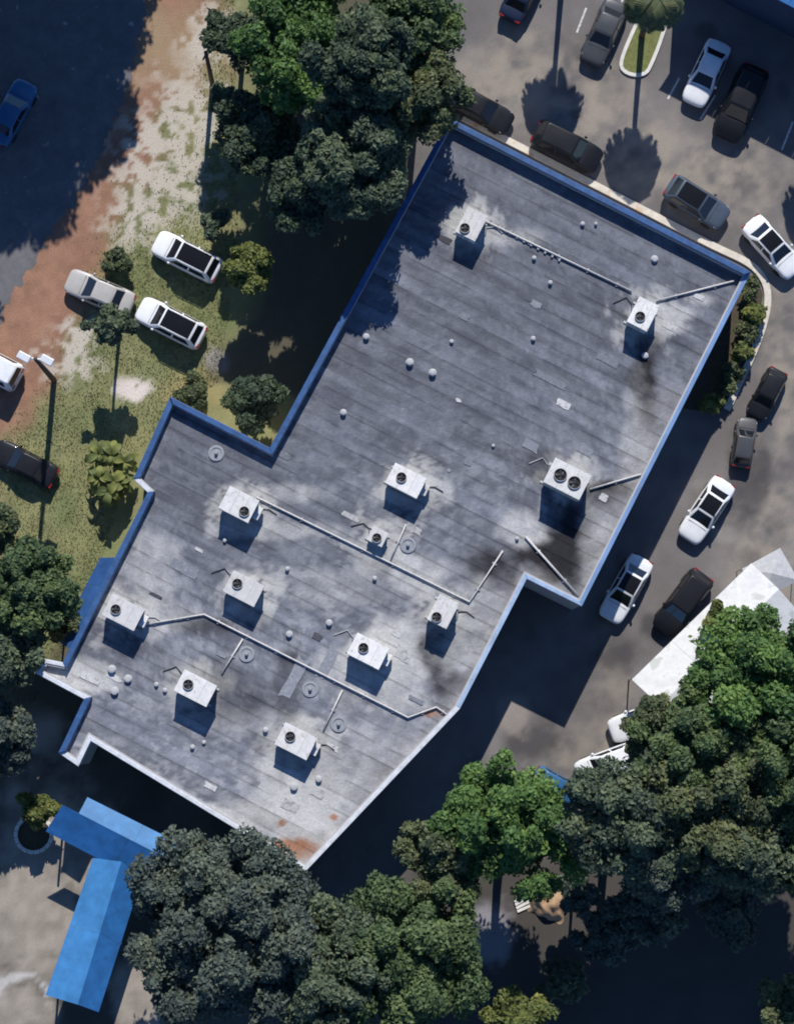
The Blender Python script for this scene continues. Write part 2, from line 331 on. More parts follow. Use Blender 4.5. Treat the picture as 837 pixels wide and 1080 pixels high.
def roof_col(px, py, u, v):
    st = fbm(u / 6.5, v * 1.25, 4); n = fbm(px / 45., py / 45., 5); n2 = fbm(px / 11., py / 11., 5); st2 = fbm(u / 1.9 + 7, v * 2.6, 4); n3 = fbm(px / 5. + 3, py / 5., 3); st3 = fbm(u / 12. + 3, v * 3.1, 3)
    c = np.ones(px.shape + (3,)) * np.array([.132, .138, .158]) * (.47 + .48 * st + .10 * n + .52 * st3)[..., None]
    low = sstep(430, 800, py + (px - 300) * .35 + (n - .5) * 120)                 # weathered, whiter lower half
    c = c * (1 + .38 * low)[..., None]
    c = mixc(c, low * sstep(.50, .58, n2 * .45 + n * .1 + n3 * .3 + st2 * .15) * .5, (.34, .34, .345))
    c = mixc(c, sstep(.57, .66, st2 * .65 + n3 * .35) * (.35 + .3 * low), (.215, .225, .255))
    c = mixc(c, (1 - sstep(.34, .45, st2 * .8 + n3 * .2)) * .5, (.07, .075, .095))
    ring = np.abs(fbm(px / 30. + 11, py / 30., 3) - .5); c = mixc(c, (1 - sstep(.0, .02, ring)) * .35 * low, (.10, .10, .105))      # edges of dried puddles
    for U in UNITS:                                                              # coating brushed round each unit
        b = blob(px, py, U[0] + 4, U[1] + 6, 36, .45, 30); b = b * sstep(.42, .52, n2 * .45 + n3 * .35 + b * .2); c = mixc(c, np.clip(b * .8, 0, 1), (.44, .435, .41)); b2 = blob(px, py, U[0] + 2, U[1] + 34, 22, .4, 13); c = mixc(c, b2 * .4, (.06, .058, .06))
    for (x, y, r, ry, col, a) in [(400, 700, 55, 40, 'w', .6), (425, 690, 30, 30, 'w', .7), (330, 855, 40, 45, 'w', .75), (300, 830, 40, 30, 'w', .6), (385, 800, 55, 45, 'w', .35), (270, 860, 60, 16, 'w', .6), (100, 715, 26, 14, 'w', .7), (80, 705, 30, 12, 'w', .8), (265, 465, 14, 12, 'd', .3),
                          (700, 330, 26, 8, 'w', .8), (705, 345, 20, 7, 'w', .8), (735, 315, 14, 6, 'w', .6), (592, 585, 38, 36, 'd', .85), (575, 500, 22, 26, 'd', .4), (660, 515, 34, 7, 'd', .7), (615, 560, 20, 40, 'd', .5), (640, 590, 26, 60, 'w', .4), (550, 560, 24, 20, 'w', .55), (520, 600, 30, 22, 'd', .55), (470, 720, 18, 34, 'd', .55), (455, 690, 14, 22, 'd', .5), (510, 640, 22, 30, 'w', .35),
                          (680, 420, 15, 42, 'd', .8), (685, 365, 12, 12, 'd', .4), (650, 520, 40, 10, 'd', .5), (670, 470, 14, 60, 'w', .35), (140, 480, 20, 20, 'w', .25), (160, 590, 30, 30, 'w', .4), (165, 650, 45, 20, 'w', .45), (210, 660, 25, 10, 'd', .5), (305, 720, 16, 40, 'd', .4), (260, 760, 60, 14, 'w', .3), (250, 730, 40, 30, 'd', .3),
                          (310, 520, 40, 8, 'w', .4), (290, 560, 60, 9, 'w', .45), (440, 600, 40, 14, 'w', .45), (370, 620, 60, 20, 'w', .3), (445, 620, 20, 14, 'w', .6), (480, 690, 26, 20, 'w', .35), (430, 740, 40, 12, 'w', .3), (540, 250, 40, 8, 'w', .3), (100, 800, 12, 8, 'r', .5), (310, 897, 26, 12, 'r', .95), (458, 752, 12, 5, 'r', .7), (297, 868, 4, 4, 'r', .8), (352, 862, 4, 3, 'r', .8)]:
        b = blob(px, py, x, y, r, .45, ry) * a; c = mixc(c, np.clip(b * 1.6 * (.45 + .9 * n2), 0, 1), {'w': (.43, .425, .41), 'd': (.026, .025, .028), 'r': (.30, .15, .09)}[col])
    # rust and dirt collecting near the low right-hand edge
    e = 1 - sstep(4, 26, pdist(px, py, [(700, 420), (613, 638), (555, 609), (484, 747), (322, 918)]) + (n2 - .5) * 26); c = mixc(c, e * .4, (.30, .285, .27))
    return np.clip(c * (.72 + .32 * n2 + .24 * n3)[..., None], .02, 1)
def roof_strips():
    deckp = inset(poly, .26)
    us = [x * uu.x + y * uu.y for x, y in deckp]; vs = [x * vv.x + y * vv.y for x, y in deckp]
    v0, v1, u0, u1 = min(vs), max(vs), min(us), max(us); W = .98; s = -1
    while v0 + (s + 1) * W < v1:
        s += 1; bm = bmesh.new(); bm.faces.new([bm.verts.new((x, y, 0)) for x, y in deckp]); bmesh.ops.triangulate(bm, faces=bm.faces[:])
        def cut(d, k, **kw): bmesh.ops.bisect_plane(bm, geom=bm.verts[:] + bm.edges[:] + bm.faces[:], plane_co=(d.x * k, d.y * k, 0), plane_no=(d.x, d.y, 0), **kw)
        cut(vv, v0 + s * W, clear_inner=True); cut(vv, v0 + (s + 1) * W, clear_outer=True)
        if not bm.faces: bm.free(); continue
        for q in range(1, 5): cut(vv, v0 + (s + q / 5) * W)
        pu = [x.co.x * uu.x + x.co.y * uu.y for x in bm.verts]; k = min(pu) + .1
        while k < max(pu): cut(uu, k); k += .2
        fl = bm.faces[:]
        idx = {}; V = []; F = []
        for f in fl:
            q = []
            for vt in f.verts:
                if vt.index not in idx or True:
                    key = (round(vt.co.x, 4), round(vt.co.y, 4))
                    if key not in idx: idx[key] = len(V); V.append(key)
                    q.append(idx[key])
            if len(set(q)) > 2: F.append(list(dict.fromkeys(q)))
        if not F: continue
        A = np.array(V); vq = A[:, 0] * vv.x + A[:, 1] * vv.y - v0 - s * W; uq = A[:, 0] * uu.x + A[:, 1] * uu.y
        z = DECK + .022 * (1 - vq / W) + .012 * (fbm(uq / 1.2, vq + s * 3, 3) - .5)
        px = []; 
        Z = DECK; ip = np.array([proj(x + BC.x, y + BC.y, Z) for x, y in V])
        col = roof_col(ip[:, 0], ip[:, 1], uq, A[:, 0] * vv.x + A[:, 1] * vv.y)
        lap = np.exp(-((vq / .10) ** 2)); col = col * (1 - .40 * lap[:, None] * sstep(.3, .55, fbm(uq / 1.4 + s * 5.3, vq * 0 + s, 3))[:, None]); col = np.clip(col * (.93 + .14 * random.random()), 0, 1)
        me = bpy.data.meshes.new('roof_strip'); me.from_pydata([(x, y, zz) for (x, y), zz in zip(V, z)], [], F); me.update()
        a = me.color_attributes.new('zone', 'FLOAT_COLOR', 'POINT'); cc = np.ones((len(V), 4), np.float32); cc[:, :3] = col; a.data.foreach_set('color', cc.ravel())
        o = bpy.data.objects.new('roof_strip', me); COL.objects.link(o); me.materials.append(mRoof); o.parent = bld
        if me.polygons[0].normal.z < 0: me.flip_normals()
        bm.free()
def proj(x, y, z):
    d = Vector((x, y, z)) - CAM; k = DIST / d.dot(FW) * PXM
    return 418.5 + d.dot(RT) * k, 540 - d.dot(UP) * k
roof_strips()
MB().prism(inset(poly, .25), DECK - .4, DECK - .05).build('roof_deck', mWall, bld)
def bl(px, py, z): v = P(px, py, z); return Vector((v.x - BC.x, v.y - BC.y, v.z))
# vents on the roof
mVent = mat('white_vent', (.40, .40, .40), .6, .15, 8)
mVentD = mat('grey_vent', (.26, .27, .29), .6, .2, 8)
def vent(px, py, r, h, m=mVent):
    r *= .72; h *= .8
    c = bl(px, py, DECK + .02); v = MB().lathe([(r * 1.6, 0), (r * 1.55, .04), (r, .07), (r, h * .7), (r * 1.35, h * .72), (r * 1.25, h * .9), (r * .6, h)], c, 12).build('roof_vent', m, bld)
for q in [(386, 355, .2, .35), (432, 382, .24, .4), (456, 393, .24, .4), (362, 435, .2, .35), (563, 272, .14, .3), (614, 236, .14, .3), (628, 236, .1, .25), (580, 298, .14, .3), (562, 357, .15, .3), (476, 360, .13, .25), (690, 273, .22, .3), (520, 470, .1, .2),
          (118, 706, .25, .35), (135, 716, .24, .3), (121, 729, .25, .35), (305, 669, .2, .3), (347, 657, .2, .3), (165, 722, .14, .25), (174, 728, .14, .25), (310, 830, .24, .3), (336, 822, .2, .3), (280, 770, .16, .3), (203, 788, .14, .25), (215, 783, .12, .2), (303, 600, .14, .3), (545, 568, .12, .25), (237, 570, .12, .25), (395, 610, .14, .3), (680, 375, .2, .3)]: vent(*q)
for (x, y) in [(260, 690), (327, 727), (357, 764), (228, 478), (430, 575)]:
    c = bl(x, y, DECK + .02); MB().lathe([(.52, 0), (.5, .07), (.36, .08), (.33, .03), (.12, .03), (.1, .25), (.05, .27)], c, 20).build('roof_drain', mVentD, bld)
# membrane patches laid over old leaks, each a thin sheet
mPat = [mat('patch_white', (.46, .455, .44), .9, .2, 6, .3, 12, spec=.1, rand=.15, speck=(4, .55, (.22, .22, .23), .7)), mat('patch_grey', (.20, .21, .235), .9, .2, 6, .3, 12, spec=.1, rand=.2, speck=(5, .58, (.34, .34, .34), .6)), mat('patch_dark', (.07, .07, .08), .9, .25, 6, .3, 12, spec=.1, rand=.2)]
prr = np.random.default_rng(44)
pls = [(700, 329, 1.7, .5, 0), (706, 344, 1.2, .5, 0), (737, 313, .8, .4, 0), (425, 690, 1.2, .9, 0), (418, 668, .8, .5, 0), (335, 836, 1.0, .7, 0), (323, 812, .9, .5, 0), (350, 788, 1.0, .4, 0), (306, 850, 1.3, .8, 0), (96, 716, 1.6, .5, 0), (310, 715, .9, 3.2, 1), (345, 700, .8, 2.4, 1), (195, 600, 2.2, .8, 1), (150, 480, .8, .8, 2), (300, 480, .9, .5, 1), (258, 470, .8, .6, 1), (370, 545, 1.4, .4, 0), (440, 560, .6, .5, 0), (500, 690, 1.0, .8, 1), (560, 470, 1.2, .7, 1), (580, 400, 2.6, .5, 1), (640, 380, 1.8, .5, 1)]
for k in range(34):
    pls.append((prr.uniform(110, 640), prr.uniform(220, 840), prr.uniform(.25, 1.3), prr.uniform(.2, .6), int(prr.choice([0, 1, 1, 2], p=[.3, .25, .25, .2]))))
ipoly = [tuple(q) for q in inset(poly, .9)]
for k, (x, y, w_, h_, mi) in enumerate(pls):
    c = bl(x, y, DECK + .03)
    if not inside(ipoly, np.array([c.x]), np.array([c.y]))[0] or any(abs(x - U[0]) < 26 and -20 < y - U[1] < 44 for U in UNITS): continue
    q = []
    for t in range(12):
        a = 2 * math.pi * (t + .5) / 12; m_ = max(abs(math.cos(a)), abs(math.sin(a))); f = (.86 / m_ if w_ > .5 else 1) * prr.uniform(.84, 1.1)
        q.append((c.x + uu.x * math.cos(a) * f * w_ / 2 - vv.x * math.sin(a) * f * h_ / 2, c.y + uu.y * math.cos(a) * f * w_ / 2 - vv.y * math.sin(a) * f * h_ / 2))
    MB().prism(q, DECK + .012, DECK + .036 + .0004 * k).build('roof_patch', mPat[mi], bld)
# row of small sleepers beside the upper gas line
for k in range(11):
    t = k / 10; c = bl(516 + t * 74, 233 + t * 40, DECK + .07); MB().box(c, (.14, .3, .12), UA).build('pipe_sleeper', mVentD, bld)
# blue awning on the left side wall, low
def awning(name, pts_hi, pts_lo, z0, z1, m, label, nseg):
    a0, a1 = P(*pts_hi[0], z1), P(*pts_hi[1], z1); b0, b1 = P(*pts_lo[0], z0), P(*pts_lo[1], z0)
    o = empty(name, ((a0.x + a1.x) / 2, (a0.y + a1.y) / 2, 0)); tag(o, label, 'awning'); off = Vector(o.location)
    for k in range(nseg):
        t0, t1 = k / nseg + .001, (k + 1) / nseg - .001
        q = [a0.lerp(a1, t0) - off, a0.lerp(a1, t1) - off, b0.lerp(b1, t1) - off, b0.lerp(b1, t0) - off]
        lo = [v - Vector((0, 0, .05)) for v in q]
        MB().add(q + lo, [(0, 1, 2, 3), (7, 6, 5, 4), (0, 4, 5, 1), (1, 5, 6, 2), (2, 6, 7, 3), (3, 7, 4, 0)]).build('awning_panel', m, o)
    for t in (.02, .5, .98):
        p = b0.lerp(b1, t) - off; r = a0.lerp(a1, t) - off; MB().tube([p - Vector((0, 0, .06)), (r.x, r.y, r.z - 1.2)], .03, 6).build('bracket', m, o)
    return o
mAwn = mat('blue_metal', (.022, .125, .33), .55, .3, .9, speck=(2.2, .6, (.02, .09, .22), .5), coat=.15)
mBlueD = mat('navy_metal', (.02, .07, .20), .5, .35, 1.0)
awning('side_awning', [(130, 588), (82, 690)], [(106, 588), (60, 676)], 2.6, 3.8, mBlueD, 'sloping blue awning along the left side wall beside lawn', 3)

# ------------------------------------------------------------------ rooftop units
mAC = mat('unit_paint', (.62, .61, .58), .6, .16, 2.5, rand=.16, speck=(3.2, .6, (.30, .24, .18), .5))
mACs = mat('unit_side', (.42, .42, .41), .6, .15, 3)
mDark = mat('dark_void', (.012, .012, .014), .8, .2, 8)
mTrimF = mat('fan_blade', (.03, .03, .032), .6, .2, 8)
mGrey = mat('galvanised', (.33, .34, .35), .5, .15, 6, metal=.4)
ULAB = ['narrow rooftop unit nearest the tree-shaded upper corner of the roof', 'narrow rooftop unit near the right-hand upper roof corner with white splashes beside it', 'off-white rooftop unit in the middle of the roof, above the tiny unit',
        'tall two-fan rooftop unit near the right-hand roof edge', 'off-white rooftop unit at the left end of the long gas line', 'rooftop unit just above the bend of the lower pipe, between two pipe runs',
        'leftmost rooftop unit, near the blue awning side', 'off-white rooftop unit near the three white roof vents, above the blue entrance canopy', 'lowest rooftop unit, nearest the dark tree at the bottom roof corner',
        'rooftop unit on a white-coated patch just above the lower pipe', 'narrow rooftop unit near the inner notch of the right edge', 'tiny box unit beside the long gas line in mid-roof']
def unit(i, px, py, w_, d_, h_, fans):
    c = P(px, py, DECK + h_); h_ = h_; e = empty('rooftop_unit', (c.x, c.y, DECK + .02), UA); tag(e, ULAB[i], 'air conditioner', 'rooftop units')
    MB().box((0, 0, .11), (w_ * .92, d_ * .9, .22)).build('curb', mACs, e)
    MB().box((0, 0, .22 + (h_ - .28) / 2), (w_, d_, h_ - .28)).build('cabinet', mAC, e, bevel=.025)
    lid = MB().box((0, 0, h_ - .03), (w_ + .08, d_ + .08, .06)).build('lid', mAC, e, bevel=.015)
    for x in (-w_ * .17, w_ * .2): MB().box((x, 0, h_ + .006), (.02, d_ + .05, .016)).build('lid_seam', mACs, lid)
    fr = min(.27 if i != 3 else .36, d_ * .28)
    for (fx, fy) in fans:
        f = MB().lathe([(fr + .07, h_ - .005), (fr + .06, h_ + .09), (fr, h_ + .1), (fr, h_ + .012), (fr * .98, h_ + .01)], (fx, -fy, 0), 20).build('fan', mDark, e)
        MB().tube([(fx + (fr + .05) * math.cos(a * math.pi / 10), -fy + (fr + .05) * math.sin(a * math.pi / 10), h_ + .1) for a in range(21)], .02, 6).build('ring', mACs, f)
        for b in range(4):
            a = b * math.pi / 2 + .4; ca, sa = math.cos(a), math.sin(a); q = lambda r, t, z: (fx + ca * r - sa * t, -fy + sa * r + ca * t, h_ + z)
            MB().add([q(.05, -.04, .05), q(fr * .92, -.1, .04), q(fr * .92, .08, .075), q(.05, .04, .06)], [(0, 1, 2, 3)]).build('blade', mTrimF, f)
        MB().lathe([(.07, h_ + .03), (.07, h_ + .085), (.03, h_ + .095)], (fx, -fy, 0), 10).build('hub', mTrimF, f)
    for k in range(max(2, int(w_ / .5))):
        x = -w_ / 2 + .14 + k * .48
        if x + .4 < w_ / 2: MB().box((x + .18, -d_ / 2 - .008, h_ * .55), (.36, .016, h_ * .5)).build('access_panel', mACs, e)
    cx = -w_ / 2 if i % 2 else w_ / 2; sg = -1 if i % 2 else 1; MB().tube([(cx + sg * .0, d_ * .3, .5), (cx + sg * .18, d_ * .3, .48), (cx + sg * .22, d_ * .3, .05), (cx + sg * .7, d_ * .45, .04), (cx + sg * 1.3, d_ * .2 + .3 * sg, .04)], .03, 6).build('conduit', mTrimF if i % 3 else mACs, e)
    for y in (-d_ * .4, d_ * .4): MB().box((0, y, .03), (w_ + .35, .14, .06)).build('skid', mACs, e)
    MB().box((w_ / 2 + .01, 0, h_ * .55), (.02, d_ * .8, h_ * .55)).build('coil_panel', mDark, e)
    if i in (2, 4, 6, 8, 9): MB().box((w_ / 2 + .22, .1, h_ * .35), (.4, d_ * .55, h_ * .4)).build('intake_hood', mAC, e, bevel=.02)
    return e
for i, U in enumerate(UNITS): unit(i, U[0], U[1], U[2], U[3], U[4] * (.97 + .12 * math.sin(i * 2.1)), U[5])
# gas and condensate lines lying on the roof
mPipe = mat('pipe_paint', (.50, .485, .46), .6, .25, 5)
def pipe(pts, label, r=.06):
    a = P(*pts[0], DECK + .13); e = empty('gas_line', (a.x, a.y, DECK)); tag(e, label, 'pipe', 'pipes on the roof')
    pp = [P(x, y, DECK + .13) - Vector((a.x, a.y, DECK)) for x, y in pts]; MB().tube(pp, r, 8).build('pipe', mPipe, e, smooth=True)
    for p, q in zip(pp[:-1], pp[1:]):
        m = max(1, int((q - p).length / 1.9)); an = math.atan2(q.y - p.y, q.x - p.x)
        for k in range(m):
            c = p.lerp(q, (k + .5) / m); MB().box((c.x, c.y, .05), (.12, .3, .1), an).build('pipe_support', mVentD, e)
pipe([(512, 233), (666, 307)], 'white pipe between the two upper narrow rooftop units')
pipe([(692, 317), (774, 296)], 'short white pipe running to the right-hand upper roof corner')
pipe([(270, 524), (495, 635), (530, 581)], 'long white pipe crossing mid-roof, bent upward at its right end')
pipe([(428, 553), (412, 590)], 'short white pipe dropping from the middle unit to the long line', .045)
pipe([(146, 660), (215, 648), (430, 757), (460, 746), (474, 756)], 'long white pipe crossing the lower roof with a kink at each end')
pipe([(256, 674), (234, 710)], 'short branch pipe below the bend of the lower line, left side', .06)
pipe([(361, 728), (341, 770)], 'short branch pipe to the lowest unit from the lower line', .06)
pipe([(622, 516), (676, 500)], 'short pipe from the two-fan unit to the right roof edge')
pipe([(554, 566), (609, 628)], 'diagonal pipe running into the notch corner at the right edge', .075)

# ------------------------------------------------------------------ entrance canopy (blue, lower left)
mAwn2 = mat('pale_blue_metal', (.045, .185, .40), .5, .28, .9, coat=.15)
def sheet_row(parent, q, n, m, name, off, th=.06):
    a0, a1, b1, b0 = [Vector(v) - off for v in q]
    for k in range(n):
        t0, t1 = k / n + .0007, (k + 1) / n - .0007
        up = [a0.lerp(a1, t0), a0.lerp(a1, t1), b0.lerp(b1, t1), b0.lerp(b1, t0)]; lo = [v - Vector((0, 0, th)) for v in up]
        nrm = (up[1] - up[0]).cross(up[3] - up[0]); fs = [(0, 1, 2, 3), (7, 6, 5, 4), (0, 4, 5, 1), (1, 5, 6, 2), (2, 6, 7, 3), (3, 7, 4, 0)]
        if nrm.z < 0: fs = [f[::-1] for f in fs]
        MB().add(up + lo, fs).build(name, m, parent)
oc = P(110, 905, 0); cn = empty('entrance_canopy', oc); tag(cn, 'bright blue T-shaped metal entrance canopy below the building', 'canopy')
z1, z2 = 4.6, 3.7
sheet_row(cn, [P(92, 841, z1 - .35), P(210, 900, z1 - .35), P(200, 918, z1), P(83, 858, z1)], 2, mAwn2, 'roof_sheet', oc)
sheet_row(cn, [P(66, 849, z1), P(205, 921, z1), P(192, 952, z2), P(48, 877, z2)], 2, mAwn, 'roof_sheet', oc)
sheet_row(cn, [P(128, 909, 4.3), P(82, 1060, 4.3), P(48, 1050, 3.6), P(98, 905, 3.6)], 2, mAwn2, 'roof_sheet', oc)
sheet_row(cn, [P(128, 909, 4.3), P(82, 1060, 4.3), P(104, 1068, 3.5), P(150, 925, 3.5)], 2, mAwn, 'roof_sheet', oc)
sheet_row(cn, [P(48, 1050, 3.55), P(98, 905, 3.55), P(98, 905, 3.15), P(48, 1050, 3.15)], 3, mAwn, 'fascia', oc)
for (x, y) in [(55, 1048), (100, 1060), (100, 915), (142, 935), (60, 870), (185, 935), (75, 985), (122, 1000)]:
    p = P(x, y, 3.4) - oc; MB().tube([(p.x, p.y, 0), (p.x, p.y, 3.4)], .08, 8).build('post', mWhite, cn)

# ------------------------------------------------------------------ cars
mTyre = mat('tyre_rubber', (.02, .02, .02), .85, .2, 10); mRim = mat('wheel_rim', (.4, .4, .41), .35, .1, 5, metal=.8)
mGlass = mat('car_glass', (.012, .014, .018), .08, .1, 3, spec=.6); mHead = mat('headlight_glass', (.55, .57, .6), .15, .05, 5, spec=.6); mTail = mat('taillight_red', (.25, .012, .012), .25, .1, 5)
mTrim = mat('black_trim', (.018, .018, .02), .5, .2, 6)
def paint(name, col, rough=.38): return mat('paint_' + name, col, rough, .09, 2.0, coat=.35 if max(col) > .2 else .06, spec=.45 if max(col) > .2 else .22, speck=(4, .66, tuple(x * .8 + .015 for x in col), .4))
KINDS = {  # length, width, height, windshield base/top x, rear-glass top/base x, hood height, deck height
    'sedan': (4.7, 1.84, 1.45, 1.10, .30, -1.00, -1.72, .92, .98), 'suv': (4.75, 1.92, 1.70, 1.18, .52, -1.72, -2.18, 1.05, 1.10), 'hatch': (4.2, 1.78, 1.50, 1.05, .35, -1.35, -1.92, .94, 1.0), 'van': (5.1, 2.0, 1.95, 1.75, 1.05, -2.2, -2.48, 1.15, 1.2)}
CARMESH = {}
def car_meshes(kind):
    if kind in CARMESH: return CARMESH[kind]
    L, W, H, wb, wt, rt, rb, hh, dh = KINDS[kind]; hl = L / 2; hw = W / 2; out = {}
    # body: lofted cross sections, nose to tail
    b = MB(); st = []
    for x, wf, top in [(hl, .62, .62), (hl - .05, .74, .70), (hl - .22, .90, .79), (hl - .55, .97, hh - .08), (wb + .12, .99, hh - .005), (wb - .25, 1.0, hh + .02), (0, 1.0, hh + .03), (rt + .1, 1.0, dh), (rb - .02, .985, dh), (-hl + .38, .965, dh - .03), (-hl + .12, .90, dh - .07), (-hl + .03, .80, dh - .16), (-hl, .70, dh - .26)]:
        w2 = hw * wf; bot = .24 if abs(x) < hl - .3 else .32
        sec = [(w2 * .90, bot), (w2 * .985, bot + .16), (w2, .56), (w2 * .985, (.56 + top) / 2), (w2 * .935, top - .05), (w2 * .80, top), (w2 * .4, top + .025), (0, top + .032)]
        sec = sec + [(-y, z) for y, z in sec[-2::-1]]; st.append([(x, y, min(z, top + .04)) for y, z in sec])
    m = len(st[0]); b.v = [v for s in st for v in s]
    b.f = [(i * m + k, i * m + k + 1, (i + 1) * m + k + 1, (i + 1) * m + k) for i in range(len(st) - 1) for k in range(m - 1)] + [(i * m + m - 1, i * m, (i + 1) * m, (i + 1) * m + m - 1) for i in range(len(st) - 1)]
    b.f += [tuple(range(m))[::-1], tuple(range((len(st) - 1) * m, len(st) * m))]
    out['body'] = b.mesh('body', True)
    # cabin shell: pillars and roof frame in body colour
    yb = hw * .93; yt = hw * .70; zb = (hh + .0); zr = H - .04
    def ring(xf, xr, y, z, n=5): return [(xf, y * .82, z), (xf - .08, y * .97, z), (xf - (xf - xr) * .3, y, z), (xf - (xf - xr) * .7, y, z), (xr + .08, y * .97, z), (xr, y * .84, z), (xr, -y * .84, z), (xr + .08, -y * .97, z), (xf - (xf - xr) * .7, -y, z), (xf - (xf - xr) * .3, -y, z), (xf - .08, -y * .97, z), (xf, -y * .82, z)]
    c = MB(); r0 = ring(wb, rb, yb, zb - .06); r1 = ring(wt + .02, rt - .03, yt + .03, zr - .03); r2 = ring(wt - .06, rt + .06, yt - .05, zr); k = len(r0)
    c.v = r0 + r1 + r2; c.f = [(a * k + i, a * k + (i + 1) % k, (a + 1) * k + (i + 1) % k, (a + 1) * k + i) for a in (0, 1) for i in range(k)] + [tuple(range(2 * k, 3 * k))]
    c.f = [f[::-1] if False else f for f in c.f]; out['cabin'] = c.mesh('cabin', True)
    # roof panel, slightly domed
    rp = MB(); nx, ny = 7, 5
    for i in range(nx):
        for j in range(ny):
            s = i / (nx - 1); t = j / (ny - 1) * 2 - 1; x = (wt - .07) + (rt + .09 - wt + .07) * s; y = (yt - .07) * t
            rp.v.append((x, y, zr + .012 + .05 * (1 - (2 * s - 1) ** 2) * (1 - t * t * .6)))
    rp.f = [(i * ny + j, (i + 1) * ny + j, (i + 1) * ny + j + 1, i * ny + j + 1) for i in range(nx - 1) for j in range(ny - 1)]; out['roof'] = rp.mesh('roof', True)
    # glass panels set 12 mm proud of the shell
    def pane(p, off):
        p = [Vector(v) for v in p]; nn = (p[1] - p[0]).cross(p[3] - p[0]).normalized()
        if nn.dot(Vector(off)) < 0: nn = -nn
        q = [v + nn * .02 for v in p]; g = MB().add(q + p, [(0, 1, 2, 3), (0, 4, 5, 1), (1, 5, 6, 2), (2, 6, 7, 3), (3, 7, 4, 0)]); return g
    lerp = lambda a, b_, t: a + (b_ - a) * t
    X = lambda f, top: lerp(lerp(wb, wt, .93 if top else .10), lerp(rb, rt, .93 if top else .10), f)
    def wz(top): return lerp(zb - .06, zr - .03, .92 if top else .10)
    def fx(top): return lerp(wb, wt + .02, .94 if top else .06)
    def bx_(top): return lerp(rb, rt - .03, .93 if top else .18)
    def yy(top): return lerp(yb, yt + .03, .93 if top else .06)
    zt_, zb_ = lerp(zb - .06, zr - .03, .95), lerp(zb - .06, zr - .03, .07)
    out['windshield'] = pane([(fx(0), yb * .80, zb_), (fx(0), -yb * .80, zb_), (fx(1), -(yt + .03) * .80, zt_), (fx(1), (yt + .03) * .80, zt_)], (1, 0, .6)).mesh('windshield')
    zb2 = lerp(zb - .06, zr - .03, .2)
    out['rear_window'] = pane([(bx_(0), yb * .76, zb2), (bx_(0), -yb * .76, zb2), (bx_(1), -(yt + .03) * .80, lerp(zb - .06, zr - .03, .93)), (bx_(1), (yt + .03) * .80, lerp(zb - .06, zr - .03, .93))], (-1, 0, .6)).mesh('rear_window')
    for s, sn in ((1, 'L'), (-1, 'R')):
        for q, (f0, f1) in enumerate(((.10, .48), (.52, .90))):
            def pt(f, top):
                x = lerp(lerp(wb, wt, .9 if top else .15), lerp(rb, rt, .9 if top else .15), f); return (x, s * lerp(yb, yt + .03, .9 if top else .15), lerp(zb - .06, zr - .03, .9 if top else .15))
            out['side%s%d' % (sn, q)] = pane([pt(f0, 0), pt(f1, 0), pt(f1, 1), pt(f0, 1)], (0, s, .5)).mesh('side_window')
    tr = .33 if kind != 'van' else .36
    out['tyre'] = MB().lathe([(tr * .6, -.11), (tr * .95, -.11), (tr, -.07), (tr, .07), (tr * .95, .11), (tr * .6, .11)], (0, 0, 0), 20).mesh('tyre', True)
    out['rim'] = MB().lathe([(tr * .62, -.08), (tr * .62, .085), (tr * .5, .07), (tr * .15, .09)], (0, 0, 0), 16).mesh('rim')
    out['head'] = MB().add([(hl - .10, .0, .60), (hl - .16, .34, .62), (hl - .42, .40, .76), (hl - .34, .05, .75), (hl - .2, .05, .5), (hl - .3, .33, .5)], [(0, 1, 2, 3), (4, 5, 1, 0), (5, 2, 1), (4, 0, 3)]).mesh('headlight')
    out['tail'] = MB().box((0, 0, 0), (.12, .34, .16)).mesh('taillight')
    out['mirror'] = MB().lathe([(.05, 0), (.1, .03), (.11, .08), (.08, .13), (.03, .15)], (0, 0, 0), 10).mesh('mirror', True)
    out['hoodline'] = MB().box((0, 0, 0), (.02, W * .74, .012)).mesh('hood_seam')
    out['rail'] = MB().tube([(wt - .1, 0, zr + .02), (wt - .25, 0, zr + .07), (rt + .3, 0, zr + .07), (rt + .12, 0, zr + .02)], .03, 6).mesh('roof_rail', True)
    out['bumper'] = MB().box((0, 0, 0), (.10, W * .62, .16)).mesh('grille')
    CARMESH[kind] = out; return out
